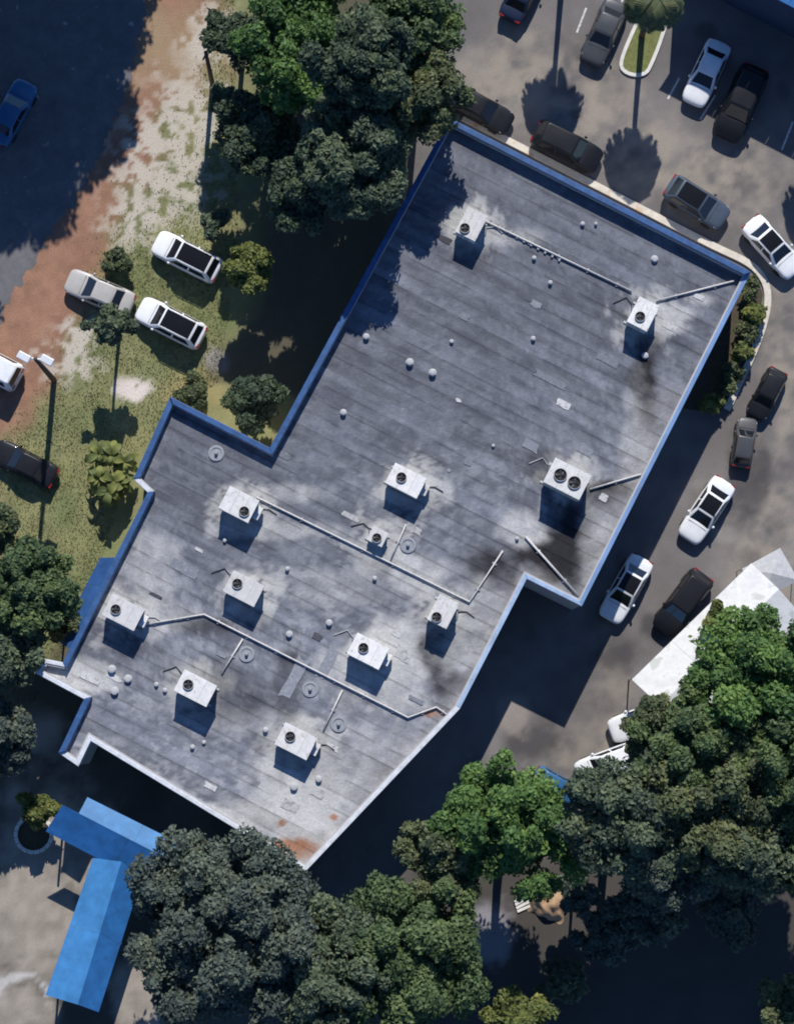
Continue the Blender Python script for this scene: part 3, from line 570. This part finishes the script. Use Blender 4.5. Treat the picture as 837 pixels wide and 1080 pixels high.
def car(px, py, ang, kind, body, label, roof=None, L=None, rails=None, name='parked_car', group='parked cars', lenf=1.0):
    D = KINDS[kind]; c = P(px, py, .8); mm = car_meshes(kind); e = empty(name, (c.x, c.y, .02), R(ang)); tag(e, label, 'car' if kind != 'van' else 'van', group)
    e.scale = (lenf, lenf, lenf)
    def ch(mesh, nm, m, loc=(0, 0, 0), rot=(0, 0, 0), par=e, sc=None, sub=0, bev=0):
        o = bpy.data.objects.new(nm, mesh); COL.objects.link(o)
        if not mesh.materials: mesh.materials.append(m)
        o.material_slots[0].link = 'OBJECT'; o.material_slots[0].material = m; o.parent = par; o.location = loc; o.rotation_euler = rot
        if sc: o.scale = sc
        if sub: k = o.modifiers.new('sub', 'SUBSURF'); k.levels = sub; k.render_levels = sub
        return o
    ch(mm['body'], 'body', body, sub=1); cab = ch(mm['cabin'], 'cabin', body)
    ch(mm['roof'], 'roof', roof or body); ch(mm['windshield'], 'windshield', mGlass); ch(mm['rear_window'], 'rear_window', mGlass)
    for k in ('sideL0', 'sideL1', 'sideR0', 'sideR1'): ch(mm[k], 'side_window', mGlass, par=cab)
    hl, hw = D[0] / 2, D[1] / 2
    for x in (hl - .92, -hl + .95):
        for s in (1, -1):
            w_ = ch(mm['tyre'], 'wheel', mTyre, (x, s * (hw - .10), .33), (R(90), 0, 0)); ch(mm['rim'], 'rim', mRim, (0, 0, 0), (0 if s < 0 else math.pi, 0, 0), w_)
    for s in (1, -1):
        ch(mm['head'], 'headlight', mHead, (-.02, s * (hw * .46), .03), (0, 0, 0), sc=(1, s, 1))
        ch(mm['tail'], 'taillight', mTail, (-hl + .07, s * hw * .62, D[8] - .19))
        ch(mm['mirror'], 'mirror', body, (D[3] - .35, s * (hw * .97), D[7] + .03), (-s * R(90), 0, 0))
    ch(mm['hoodline'], 'hood_seam', mTrim, (D[3] + .10, 0, D[7] + .025)); ch(mm['bumper'], 'grille', mTrim, (hl - .07, 0, .5))
    if rails:
        for s in (1, -1): ch(mm['rail'], 'roof_rail', rails, (0, s * (hw * .66), .02))
    return e
pW = paint('white', (.74, .745, .74)); pK = paint('black', (.012, .013, .016)); pG = paint('dark_grey', (.055, .06, .068)); pS = paint('silver_beige', (.40, .38, .35)); pB = paint('blue', (.03, .12, .26)); pSl = paint('slate_blue', (.065, .085, .115)); pN = paint('navy', (.014, .022, .05)); pMg = paint('mid_grey', (.075, .072, .074)); rB = paint('gloss_black_roof', (.01, .01, .012), .2)
car(197, 270, 153, 'suv', pW, 'white car with black roof on the lawn, touching the round green bush', rB, rails=pW)
car(180, 340, 153, 'suv', pW, 'white car with black roof on the lawn, nose against the beige sedan', rB, rails=pW)
car(105, 308, 157, 'sedan', pS, 'silver-beige sedan on the lawn beside the small grey-green tree')
car(-16, 382, 153, 'van', pW, 'white van cut off by the left frame edge', name='parked_van')
car(26, 489, 153, 'sedan', pK, 'black car at the left edge near the foot of the lawn', lenf=.95)
car(12, 118, 63, 'sedan', pB, 'blue car on the tree-shaded street at the upper left')
car(553, -12, 63, 'sedan', pN, 'navy car cut off by the top edge of the parking lot')
car(637, 33, 246, 'sedan', pG, 'dark grey sedan parked beside the rounded grass island')
car(745, 76, 245, 'sedan', pW, 'white car in the parking lot with its tail in the shadow of the upper building', lenf=1.0)
car(781, 108, 246, 'suv', pK, 'large black car parked beside the white car in the lot', lenf=1.12)
car(506, 114, 331, 'sedan', pK, 'black car close to the upper trees at the top roof corner')
car(598, 154, 333, 'suv', pK, 'black car alongside the pale kerb of the building front', lenf=1.02)
car(735, 213, 327, 'hatch', pSl, 'slate-blue car near the right end of the building front', rB, lenf=1.08)
car(815, 260, 311, 'sedan', pW, 'white car with black roof turning the corner by the right edge', rB)
car(809, 415, 242, 'hatch', pK, 'small black car beside the planted strip at the right edge', lenf=.86)
car(785, 466, 80, 'hatch', pMg, 'small grey car in the alley above the white car', pG, lenf=.8)
car(745, 538, 236, 'sedan', pW, 'white car with black roof in the middle of the alley', rB, lenf=1.0, rails=pW)
car(660, 621, 240, 'sedan', pW, 'white car half in the shadow of the building corner', rB, lenf=1.0)
car(720, 636, 233, 'suv', pK, 'black car in the alley in front of the white canopy', lenf=1.0)
car(675, 761, 200, 'hatch', pW, 'white car mostly hidden by tree leaves, just below the white canopy', rB)
car(640, 806, 200, 'hatch', pW, 'white car whose nose sticks out of the trees near the blue car')
car(588, 829, 331, 'hatch', pB, 'small blue car under the tree edge at the end of the alley', lenf=.8)

# ------------------------------------------------------------------ kerbs, markings, planters
mKerb = mat('kerb_concrete', (.58, .53, .44), .85, .2, 2.0, .2, 20, speck=(.9, .6, (.50, .27, .12), .6)); mKerbW = mat('kerb_white', (.62, .60, .54), .8, .15, 3, .2, 20)
def ribbon(pts, wd, z0, z1):
    pts = [Vector(p) for p in pts]; a = []; b = []
    for i, p in enumerate(pts):
        t = (pts[min(i + 1, len(pts) - 1)] - pts[max(i - 1, 0)]).normalized(); n_ = Vector((-t.y, t.x)); a.append(p + n_ * wd / 2); b.append(p - n_ * wd / 2)
    m = MB()
    for i in range(len(pts) - 1): m.prism([tuple(a[i]), tuple(a[i + 1]), tuple(b[i + 1]), tuple(b[i])], z0, z1)
    return m
def smooth_pts(pts, n=6):
    out = []; p = [Vector(q) for q in pts]; p = [p[0]] + p + [p[-1]]
    for i in range(1, len(p) - 2):
        for k in range(n):
            t = k / n; out.append(.5 * ((2 * p[i]) + (-p[i - 1] + p[i + 1]) * t + (2 * p[i - 1] - 5 * p[i] + 4 * p[i + 1] - p[i + 2]) * t * t + (-p[i - 1] + 3 * p[i] - 3 * p[i + 1] + p[i + 2]) * t ** 3))
    return out + [p[-2]]
kp = smooth_pts([P2(x, y) for x, y in [(488, 124), (560, 161), (650, 207), (745, 256), (786, 276), (803, 292), (809, 312), (805, 340), (792, 376), (766, 432)]])
ke = empty('front_kerb', (0, 0, 0)); tag(ke, 'cream concrete kerb along the building front curving round the planted strip', 'kerb')
for i in range(0, len(kp) - 1, 2): ribbon(kp[i:i + 3], .46, 0, .16).build('kerb_stone', mKerb, ke)
mSoil = mat('bed_soil', (.07, .055, .035), .95, .3, 6, .5, 15)
bedp = [P2(*q) for q in [(778, 292), (797, 292), (804, 310), (800, 340), (788, 374), (758, 436), (716, 430)]]
tag(MB().prism(bedp, 0, .08).build('planting_bed', mSoil), kind='structure')
isl = empty('grass_island', P(672, 48)); tag(isl, 'rounded grass island with white kerb in the parking lot', 'traffic island')
ip = [(686, 8), (703, 14), (697, 40), (687, 66), (680, 77), (668, 79), (657, 74), (655, 64), (664, 40), (676, 16)]
ipw = [Vector(P2(*q)) - Vector(isl.location[:2]) for q in ip]; sp = smooth_pts([tuple(v) for v in ipw] + [tuple(ipw[0])], 4)
for i in range(0, len(sp) - 1, 2): ribbon(sp[i:i + 3], .24, 0, .15).build('kerb_stone', mKerbW, isl)
MB().prism([tuple(v) for v in sp[:-1]], 0, .11).build('turf', mat('island_turf', (.15, .16, .055), .95, .3, 5, .6, 14), isl)
mLine = mat('line_paint', (.55, .55, .53), .8, .25, 6, speck=(7, .56, (.22, .2, .19), .8))
for (a, b) in [((618, 8), (608, 34)), ((716, 82), (704, 104)), ((754, 100), (738, 126)), ((836, 128), (824, 158)), ((660, -10), (652, 10))]:
    o = ribbon([P2(*a), P2(*b)], .13, .013, .0165).build('parking_line', mLine, lot)
# white stone ring planter by the entrance
rp = P(36, 880); e = empty('ring_planter', rp); tag(e, 'white stone ring round a planting bed left of the blue canopy', 'planter')
for k in range(18):
    a = 2 * math.pi * k / 18; MB().box((1.15 * math.cos(a), 1.15 * math.sin(a), .12), (.24, .37, .24), a).build('stone', mKerbW, e, bevel=.03)
MB().lathe([(1.04, 0), (1.02, .12), (.3, .16)], (0, 0, 0), 18).build('soil', mSoil, e)

# ------------------------------------------------------------------ vegetation
mBark = mat('bark', (.085, .068, .052), .95, .35, 5, .8, 14)
def leaf_cloud(centres, radii, n_per, size, rng, up=.5, flat=.8, asp=1.7):
    """leaves spread over and through each clump's volume"""
    Vs = []; T = []
    for c, r, npc in zip(centres, radii, n_per):
        npc = int(npc)
        d = rng.normal(size=(npc, 3)); d /= np.linalg.norm(d, axis=1)[:, None]; d[:, 2] = np.where((d[:, 2] < -.25) & (rng.random(npc) < .75), -d[:, 2], d[:, 2])
        lump = .74 + .5 * vnoise(d[:, 0] * 2.2 + c[0] * 3 + 40, d[:, 1] * 2.2 + d[:, 2] + c[1] * 3 + 40)
        rr = r * lump * (.35 + .65 * rng.random(npc) ** .45); p = np.array(c) + d * rr[:, None] * np.array([1, 1, flat])
        nn = d * .55 + rng.normal(size=(npc, 3)) * .55 + np.array([0, 0, up]); nn /= np.linalg.norm(nn, axis=1)[:, None]
        a = np.cross(nn, rng.normal(size=(npc, 3))); a /= np.linalg.norm(a, axis=1)[:, None]; b = np.cross(nn, a)
        s = size * rng.uniform(.6, 1.35, npc)[:, None]; l = a * s * asp * .5; w_ = b * s * .5
        q = np.stack([p - l, p + w_ - nn * s * .08, p + l - nn * s * .25, p - w_ - nn * s * .08], 1); Vs.append(q)
        T.append(np.clip(.5 + rng.normal(0, .13) + rng.normal(0, .14, npc), 0, 1))
    V = np.concatenate(Vs).reshape(-1, 3); return V, np.arange(len(V)).reshape(-1, 4), np.concatenate(T)
GR = {'bright': (.100, .185, .054), 'mid': (.100, .152, .064), 'olive': (.120, .148, .072), 'grey': (.112, .150, .092), 'dark': (.080, .116, .070), 'lime': (.155, .185, .058), 'slate': (.108, .138, .110)}
SEED = [100]
def tree(px, py, r, top, kind, label, name='broadleaf_tree', cat='tree', group=None, leaf=.19, dens=1.0, depth=None, spread=1.0, lift=None):
    SEED[0] += 1; rng = np.random.default_rng(SEED[0]); rm = r / PXM
    dz = depth or min(rm * 1.15, top * .62); zc = top - dz * .55; c = P(px, py, zc); base = (c.x, c.y, 0)
    e = empty(name, base); tag(e, label, cat, group)
    ncl = int(max(7, 4.2 * rm * rm ** .75)); cs = []; rs = []
    for k in range(ncl):
        a = rng.uniform(0, 2 * math.pi); q = math.sqrt(rng.random()) * .9
        er = rm * (.72 + .55 * vnoise(np.array([math.cos(a) * 1.7 + SEED[0]]), np.array([math.sin(a) * 1.7 + 9.]))[0])
        z = zc + dz * .5 * math.sqrt(max(0, 1 - q * q)) * rng.uniform(.25, 1.0) - dz * .3 * rng.random() * (1 if q > .5 else .3)
        cs.append((er * q * math.cos(a) * spread, er * q * math.sin(a), z)); rs.append(rng.uniform(.5, 1.15) * min(1.15, .32 + rm * .15))
    rs = np.array(rs); area = rs ** 2; tot = 640 * rm * rm * dens * (.26 / leaf) ** 1.9 + 350; npc = tot * area / area.sum()
    nl = 6 if rm > 1.6 else 3; aa = rng.uniform(0, 6.283) + np.arange(nl) * 6.283 / nl + rng.normal(0, .3, nl); rr = rm * rng.uniform(.3, .58, nl); lr = list(rm * rng.uniform(.36, .58, nl)) + [rm * .6]
    lob = [(q * math.cos(a), q * math.sin(a), zc - dz * rng.uniform(0, .3)) for a, q in zip(aa, rr)] + [(0, 0, zc - dz * .05)]
    fl = dz * .42 / rm; V, F, T = leaf_cloud(cs, rs, npc * .72, leaf, rng)
    V2, F2, T2 = leaf_cloud(lob, lr, tot * .6 * np.array(lr) ** 2 / np.sum(np.array(lr) ** 2), leaf, rng, flat=min(.95, fl * 1.25)); F = np.concatenate([F, F2 + len(V)]); V = np.concatenate([V, V2]); T = np.concatenate([T, T2])
    npmesh('crown', V, F, leafmat('leaves_' + kind, GR[kind]), e, {'tint': T})
    tk = MB(); tr = max(.07, rm * .065); zf = zc - dz * .25
    tk.tube([(0, 0, 0), (rng.normal() * .06, rng.normal() * .06, zf * .5), (0, 0, zf)], [tr * 1.35, tr, tr * .8], 9).build('trunk', mBark, e, smooth=True)
    for k in rng.choice(ncl, min(ncl, 9), replace=False):
        q = cs[k]; MB().tube([(0, 0, zf - .3), (q[0] * .45, q[1] * .45, zf + (q[2] - zf) * .55), q], [tr * .6, tr * .35, tr * .1], 6).build('limb', mBark, e)
    return e
G1 = 'trees above the building'; G2 = 'trees at the lower edge'; G3 = 'trees at the lower right'; G4 = 'trees at the left edge'
tree(318, 52, 66, 12.3, 'bright', 'bright green tree crown at the top, brightest of the upper clump', group=G1)
tree(440, 98, 50, 12.5, 'olive', 'grey-olive tree overhanging the top corner of the roof', group=G1)
tree(437, 22, 58, 12.8, 'mid', 'dark-centred tree at the top edge above the grey-olive tree', group=G1)
tree(376, 160, 64, 13.5, 'grey', 'dull shaded tree in the middle of the upper clump beside the roof', group=G1)
tree(280, 140, 52, 8.5, 'dark', 'darkest low tree on the lawn side of the upper clump', group=G1)
tree(250, 40, 34, 8.0, 'dark', 'small dark tree at the lawn edge left of the bright green tree', group=G1)
tree(232, 105, 17, 3.5, 'grey', 'small grey-green shrub by the wooden pole', name='shrub', cat='shrub', leaf=.2)
tree(262, 282, 29, 5.5, 'lime', 'round green bush touching the upper white car', name='round_bush', cat='bush', leaf=.2, dens=1.5)
tree(322, 200, 40, 11.0, 'dark', 'shaded tree hanging low over the dark gap beside the roof', group=G1)
tree(395, 125, 48, 8.5, 'dark', 'low understorey tree added beneath the upper clump to shade the gap by the roof edge', group=G1)  # hidden tree, added to shade the lit ground beside the roof
tree(385, 60, 56, 15.5, 'dark', 'dark tree filling the middle of the upper clump', group=G1)
tree(268, 424, 33, 4.6, 'dark', 'dim shaded tree in the angle between the two roof wings', group=G1, leaf=.22)
tree(226, 232, 16, 2.6, 'grey', 'small shrub in the shade above the round bush', name='shrub', cat='shrub', leaf=.2)
tree(117, 344, 25, 6.2, 'grey', 'small grey-green tree on the lawn casting a long thin shadow', leaf=.2, depth=2.0)
tree(-4, 560, 30, 6.5, 'olive', 'pale green tree cut by the left edge above the larger crowns', group=G4)
tree(30, 625, 52, 9.0, 'mid', 'largest green tree at the left edge beside the lawn', group=G4)
tree(-2, 690, 44, 8.0, 'grey', 'grey-green tree at the left edge beside the white roof corner', group=G4)
tree(-8, 780, 44, 7.0, 'slate', 'dull tree at the left edge lowest of its row', group=G4)
tree(62, 655, 17, 4.0, 'olive', 'small leafy tree against the left side of the blue awning', leaf=.2)
tree(235, 985, 102, 13.0, 'slate', 'huge dull dark-grey-green tree beside the blue canopy', group=G2, dens=1.25)
tree(345, 1030, 66, 11.5, 'grey', 'grey-green tree between the dull dark tree and the fresh green ones', group=G2)
tree(425, 1010, 78, 11.5, 'mid', 'fresh green tree at the bottom edge below the roof tip', group=G2)
tree(540, 868, 70, 12.0, 'bright', 'bright lumpy green tree covering the end of the alley', group=G2)
tree(468, 905, 42, 10.5, 'olive', 'light green tree left of the bright lumpy one, under the building shadow edge', group=G2)
tree(548, 1074, 34, 6.0, 'lime', 'small pale green tree at the bottom edge of the clearing', leaf=.22)
tree(808, 718, 74, 15.0, 'bright', 'mid-green tree at the right edge overhanging the white canopy', group=G3)
tree(694, 770, 36, 12.5, 'olive', 'small crown hiding the two white cars below the white canopy', group=G3)
tree(726, 785, 56, 14, 'mid', 'green tree leaning over the two hidden white cars', group=G3)
tree(662, 862, 66, 14, 'grey', 'grey-green tree between the alley end and the dark hollow', group=G3)
tree(755, 850, 74, 14.5, 'olive', 'olive tree below the mid-green one at the right edge', group=G3)
tree(845, 800, 66, 15.5, 'mid', 'green tree half outside the right edge above the dark hollow', group=G3)
tree(800, 880, 60, 14.0, 'grey', 'dull tree at the upper rim of the dark hollow near the right edge', group=G3)
tree(700, 905, 50, 12.0, 'slate', 'dull tree in the middle above the dark hollow', group=G3)
tree(610, 945, 24, 5.0, 'slate', 'small shaded tree right of the tan tarp', leaf=.22)
tree(690, 950, 42, 6.5, 'slate', 'low shaded tree at the upper rim of the dark hollow', leaf=.24)
tree(640, 990, 30, 4.5, 'slate', 'low dim tree in the dark hollow right of the tan tarp', leaf=.22)
tree(770, 965, 36, 5.0, 'slate', 'low dim tree in the dark hollow near the right edge', leaf=.22)
tree(595, 1035, 26, 4.0, 'grey', 'low dim tree in the dark hollow beside the small pale green one', leaf=.22)
tree(838, 1062, 38, 7.0, 'olive', 'pale tree at the bottom right corner', leaf=.24)
tree(757, 655, 17, 4.6, 'lime', 'small yellow-green shrub growing through the white canopy edge', name='shrub', cat='shrub', leaf=.18)
tree(40, 853, 19, 3.0, 'lime', 'bright green shrub standing in the white ring planter', name='shrub', cat='shrub', leaf=.22)
tree(205, 412, 20, 1.1, 'olive', 'dry yellowish low bush at the top of the left roof wing', name='low_bush', cat='bush', leaf=.16, depth=.9)
tree(128, 277, 15, 1.6, 'olive', 'sparse shrub between the two white cars and the dirt', name='shrub', cat='shrub', leaf=.15, dens=.5)
for k, (x, y, r, kd, lb) in enumerate([(790, 305, 11, 'olive', 'shrub at the tip of the planted strip nearest the roof corner'), (794, 328, 12, 'lime', 'yellow-green shrub second from the tip of the planted strip'), (787, 350, 12, 'olive', 'shrub in the middle of the planted strip'), (781, 372, 11, 'lime', 'yellow-green shrub just past the middle of the planted strip'), (773, 390, 10, 'olive', 'shrub third from the lower end of the planted strip'), (766, 408, 9, 'olive', 'shrub second from the lower end of the planted strip'), (751, 424, 10, 'lime', 'last shrub at the lower end of the planted strip')]):
    tree(x, y, r, 1.5, kd, lb, name='shrub', cat='shrub', group='shrubs in the planted strip', leaf=.16, depth=1.0)
# trees just outside the frame whose shadows lie on the street and the hollow
for (x, y, r, t, kd, lb) in [(30, -190, 105, 15, 'dark', 'tall street tree beyond the upper left corner, nearer the lawn'), (-110, -60, 105, 15, 'dark', 'tall street tree beyond the left edge by the blue car'), (-85, 60, 70, 13, 'mid', 'street tree left of the frame beside the blue car'), (350, -75, 70, 13, 'mid', 'tree above the frame behind the bright green one'),
                             (112, -290, 60, 14, 'mid', 'street tree above the frame nearest the dirt verge'), (88, -238, 58, 17, 'mid', 'tall street tree above the frame between two others'), (-60, 170, 38, 9, 'mid', 'lower street tree left of the frame'), (-5, -205, 78, 19, 'dark', 'tallest street tree above the frame over the street'), (-75, 860, 60, 11, 'mid', 'tree beyond the left edge beside the ring planter'), (905, 900, 80, 15, 'mid', 'tree beyond the right edge beside the dark hollow')]:
    tree(x, y, r, t, kd, lb, dens=.7, leaf=.3)
# banana-like plant with big leaves by the left wing
def big_leaf_plant(px, py, label, n=140, ln=1.3, h=2.3, kind='lime', seed=5):
    rng = np.random.default_rng(seed); c = P(px, py, h); e = empty('banana_plant', (c.x, c.y, 0)); tag(e, label, 'plant')
    hubs = [(rng.uniform(-1.1, 1.1), rng.uniform(-1.3, 1.2)) for k in range(7)]
    for hx, hy in hubs: MB().tube([(hx, hy, 0), (hx * .97, hy * .97, h * .7)], [.12, .07], 8).build('stem', mat('green_stem', (.12, .14, .05), .7), e)
    for k in range(n):
        hx, hy = hubs[k % 7]
        a = rng.uniform(0, 6.283); l = ln * rng.uniform(.6, 1.1); h0 = h * rng.uniform(.6, 1.0); w_ = l * .2; V = []; F = []; m = 7; r0 = rng.uniform(.02, .15)
        for i in range(m):
            t = i / (m - 1); d = r0 + l * t * (.95 - .25 * t); z = h0 + .75 * l * t * (1 - 1.35 * t); ww = w_ * math.sin(math.pi * (t * .92 + .06)) ** .7
            for s in (-1, 0, 1): V.append((hx + d * math.cos(a) - s * ww * math.sin(a), hy + d * math.sin(a) + s * ww * math.cos(a), z + (0 if s else -.3 * w_)))
        F = [(i * 3 + j, (i + 1) * 3 + j, (i + 1) * 3 + j + 1, i * 3 + j + 1) for i in range(m - 1) for j in (0, 1)]
        V = np.array(V); F = np.array(F); npmesh('leaf', V, F, leafmat('leaves_' + kind, GR[kind]), e, {'tint': np.full(len(F), rng.uniform(.25, .85))}, smooth=True)
big_leaf_plant(120, 498, 'bright yellow-green broad-leaved plant at the corner of the left roof wing')
# palms of the parking lot
def palm(px, py, h, label, nf=40, fl=1.9, seed=1):
    rng = np.random.default_rng(seed); c = P(px, py, h); e = empty('palm_tree', (c.x, c.y, 0)); tag(e, label, 'palm tree', 'palms of the parking lot')
    MB().tube([(.12, 0, 0), (.05, .05, h * .5), (0, 0, h)], [.22, .17, .16], 10).build('trunk', mBark, e, smooth=True)
    for k in range(nf):
        a = k * 2.4 + rng.uniform(-.2, .2); el = rng.uniform(-.5, .95); V = []; T = []; m = 14; sp = []
        for i in range(m):
            t = i / (m - 1); sp.append(np.array([math.cos(a) * fl * t * (1 - .15 * el), math.sin(a) * fl * t * (1 - .15 * el), h + fl * (el * t - (.55 + el * .5) * t * t)]))
        sd = np.array([-math.sin(a), math.cos(a), 0])
        for i in range(1, m):
            ll = .8 * math.sin(math.pi * min(1, .12 + .86 * i / m)) + .1
            for s in (-1, 1):
                for o_ in (0, .5):
                    p = sp[i] + (sp[min(i + 1, m - 1)] - sp[i]) * o_; f = (sp[i] - sp[i - 1]); f = f / np.linalg.norm(f); tip = p + sd * s * ll + f * ll * .5 - np.array([0, 0, ll * .3]); mid = (p + tip) / 2
                    V += [p, mid + f * .085, tip, mid - f * .085]
        V = np.array(V); F = np.arange(len(V)).reshape(-1, 4); npmesh('frond', V, F, leafmat('leaves_olive', GR['olive']), e, {'tint': np.clip(rng.normal(.5, .15, len(F)), 0, 1)})
palm(692, -4, 8.4, 'palm tree at the head of the rounded grass island', seed=3, fl=1.8)
palm(604, -72, 8.6, 'palm tree above the top edge by the dark grey sedan', seed=4)
palm(893, 52, 8.4, 'palm tree beyond the right edge of the parking lot', seed=6)

# ------------------------------------------------------------------ poles
mWood = mat('pole_wood', (.09, .065, .05), .9, .3, 5, .4, 20); mLamp = mat('lamp_housing', (.60, .61, .62), .4, .1, 4)
c = P(57, 401); e = empty('street_lamp', c); tag(e, 'tall street lamp with twin white heads on the lawn', 'street lamp')
MB().tube([(0, 0, 0), (0, 0, 4.5), (0, 0, 9.0)], [.2, .17, .13], 10).build('pole', mWood, e, smooth=True)
MB().tube([(-.75, .1, 8.9), (.75, -.1, 8.9)], .06, 8).build('arm', mLamp, e)
for s in (-1, 1):
    h = MB().box((s * .72, -s * .1, 9.0), (.85, .5, .2), -.5).build('lamp_head', mLamp, e, bevel=.06); MB().box((s * .72, -s * .1, 8.885), (.6, .34, .03), -.5).build('lens', mHead, h)
c = P(224, 88); e = empty('wooden_pole', c); tag(e, 'dark wooden pole at the lawn edge left of the upper trees', 'pole')
MB().tube([(0, 0, 0), (0, 0, 7.2)], [.17, .12], 10).build('shaft', mWood, e, smooth=True)
MB().box((0, 0, 6.8), (.9, .1, .12), 1.1).build('crossarm', mWood, e)

# ------------------------------------------------------------------ white canopy by the alley, grey pop-up tent, upper-right building
mTent = mat('white_sheet', (.66, .655, .63), .75, .16, 1.1, .6, 1.6, speck=(1.1, .56, (.36, .37, .32), .6)); mTentG = mat('grey_canvas', (.42, .42, .42), .85, .2, 2.5, .2, 8)
q0, q1, q2, q3 = P(666, 717, 3.0), P(792, 594, 3.0), P(846, 650, 3.0), P(722, 772, 3.0); ct = (q0 + q2) / 2; ct.z = 0
e = empty('white_canopy', ct); tag(e, 'long white sheet-roofed canopy beside the alley, partly under trees', 'canopy')
r0, r1 = (q0 + q3) / 2 + Vector((0, 0, .7)), (q1 + q2) / 2 + Vector((0, 0, .7))
sheet_row(e, [r0, r1, q1, q0], 3, mTent, 'roof_sheet', ct); sheet_row(e, [r0, r1, q2, q3], 3, mTent, 'roof_sheet', ct)
for q in (q0, q1, q2, q3, (q0 + q1) / 2, (q2 + q3) / 2):
    p = (q - ct) * .97; MB().tube([(p.x, p.y, 0), (p.x, p.y, 2.9)], .05, 8).build('post', mGrey, e)
c = P(812, 606, 2.2); e = empty('popup_tent', (c.x, c.y, 0), .5); tag(e, 'grey peaked tent above the end of the white canopy', 'tent')
pk = (.1, 0, 2.55); cor = [(-1.45, -1.2, 2.1), (1.45, -1.2, 2.1), (1.45, 1.2, 2.1), (-1.45, 1.2, 2.1)]
for k in range(4): a, b = cor[k], cor[(k + 1) % 4]; MB().add([a, b, pk, tuple(np.array(a) - (0, 0, .25)), tuple(np.array(b) - (0, 0, .25))], [(0, 1, 2), (3, 4, 1, 0)]).build('cloth_panel', mTentG, e)
for q in cor: MB().tube([(q[0] * .98, q[1] * .98, 0), (q[0] * .98, q[1] * .98, 2.1)], .03, 6).build('leg', mGrey, e)
# building beyond the upper right corner: only the edge of its blue roof enters the picture
ax, ay = P2(716, -56, 6.5); bx, by = P2(900, 39, 6.5); d = Vector((bx - ax, by - ay)).normalized(); nn = Vector((-d.y, d.x)); org = Vector((ax, ay))
e = empty('blue_roofed_building', (ax, ay, 0)); tag(e, 'building with blue metal roof at the upper right corner, mostly outside the frame', 'building')
def lp(s, t): q = d * s + nn * t; return (q.x, q.y)
MB().prism([lp(.5, .5), lp(29.5, .5), lp(29.5, 13.5), lp(.5, 13.5)], 0, 6.2).build('wall', mat('navy_wall', (.03, .05, .10), .8, .2, 2), e)
for k in range(15):
    a, b = k * 2 + .01, k * 2 + 1.99; A, B = lp(a, 0), lp(b, 0); C, D_ = lp(b, 7), lp(a, 7); E, F_ = lp(b, 14), lp(a, 14)
    MB().add([(*A, 6.3), (*B, 6.3), (*C, 7.3), (*D_, 7.3), (*E, 6.3), (*F_, 6.3), (*A, 6.22), (*B, 6.22)], [(0, 1, 2, 3), (3, 2, 4, 5), (1, 0, 6, 7)]).build('roof_sheet', mAwn, e)

# ------------------------------------------------------------------ small things in the lower clearing
mTan = mat('tan_tarp', (.34, .22, .13), .85, .25, 2.0, .5, 5)
c = P(578, 952); e = empty('tarp_heap', c, -.4); tag(e, 'crumpled tan tarp over a heap in the clearing below the trees', 'tarp')
V = []; n = 12
for i in range(n):
    for j in range(n):
        x = (i / (n - 1) - .5) * 2.6; y = (j / (n - 1) - .5) * 2.0; h = max(0, 1 - (x / 1.35) ** 2 - (y / 1.05) ** 2); V.append((x + .1 * math.sin(7 * y), y + .1 * math.sin(9 * x), .03 + .9 * h ** .6 * (.7 + .3 * math.sin(6 * x + 3 * y) * math.cos(5 * y) + .25 * random.random()) ))
MB().add(V, [(i * n + j, (i + 1) * n + j, (i + 1) * n + j + 1, i * n + j + 1) for i in range(n - 1) for j in range(n - 1)]).build('cloth', mTan, e, smooth=True, sub=1)
c = P(560, 955); e = empty('plank_stack', c, .5); tag(e, 'white planks leaning by the tan tarp', 'planks')
for k in range(4): MB().box((.0 + .05 * k, k * .28, .1 + .03 * k), (2.0, .18, .05), .06 * k - .1).build('plank', mKerbW, e)
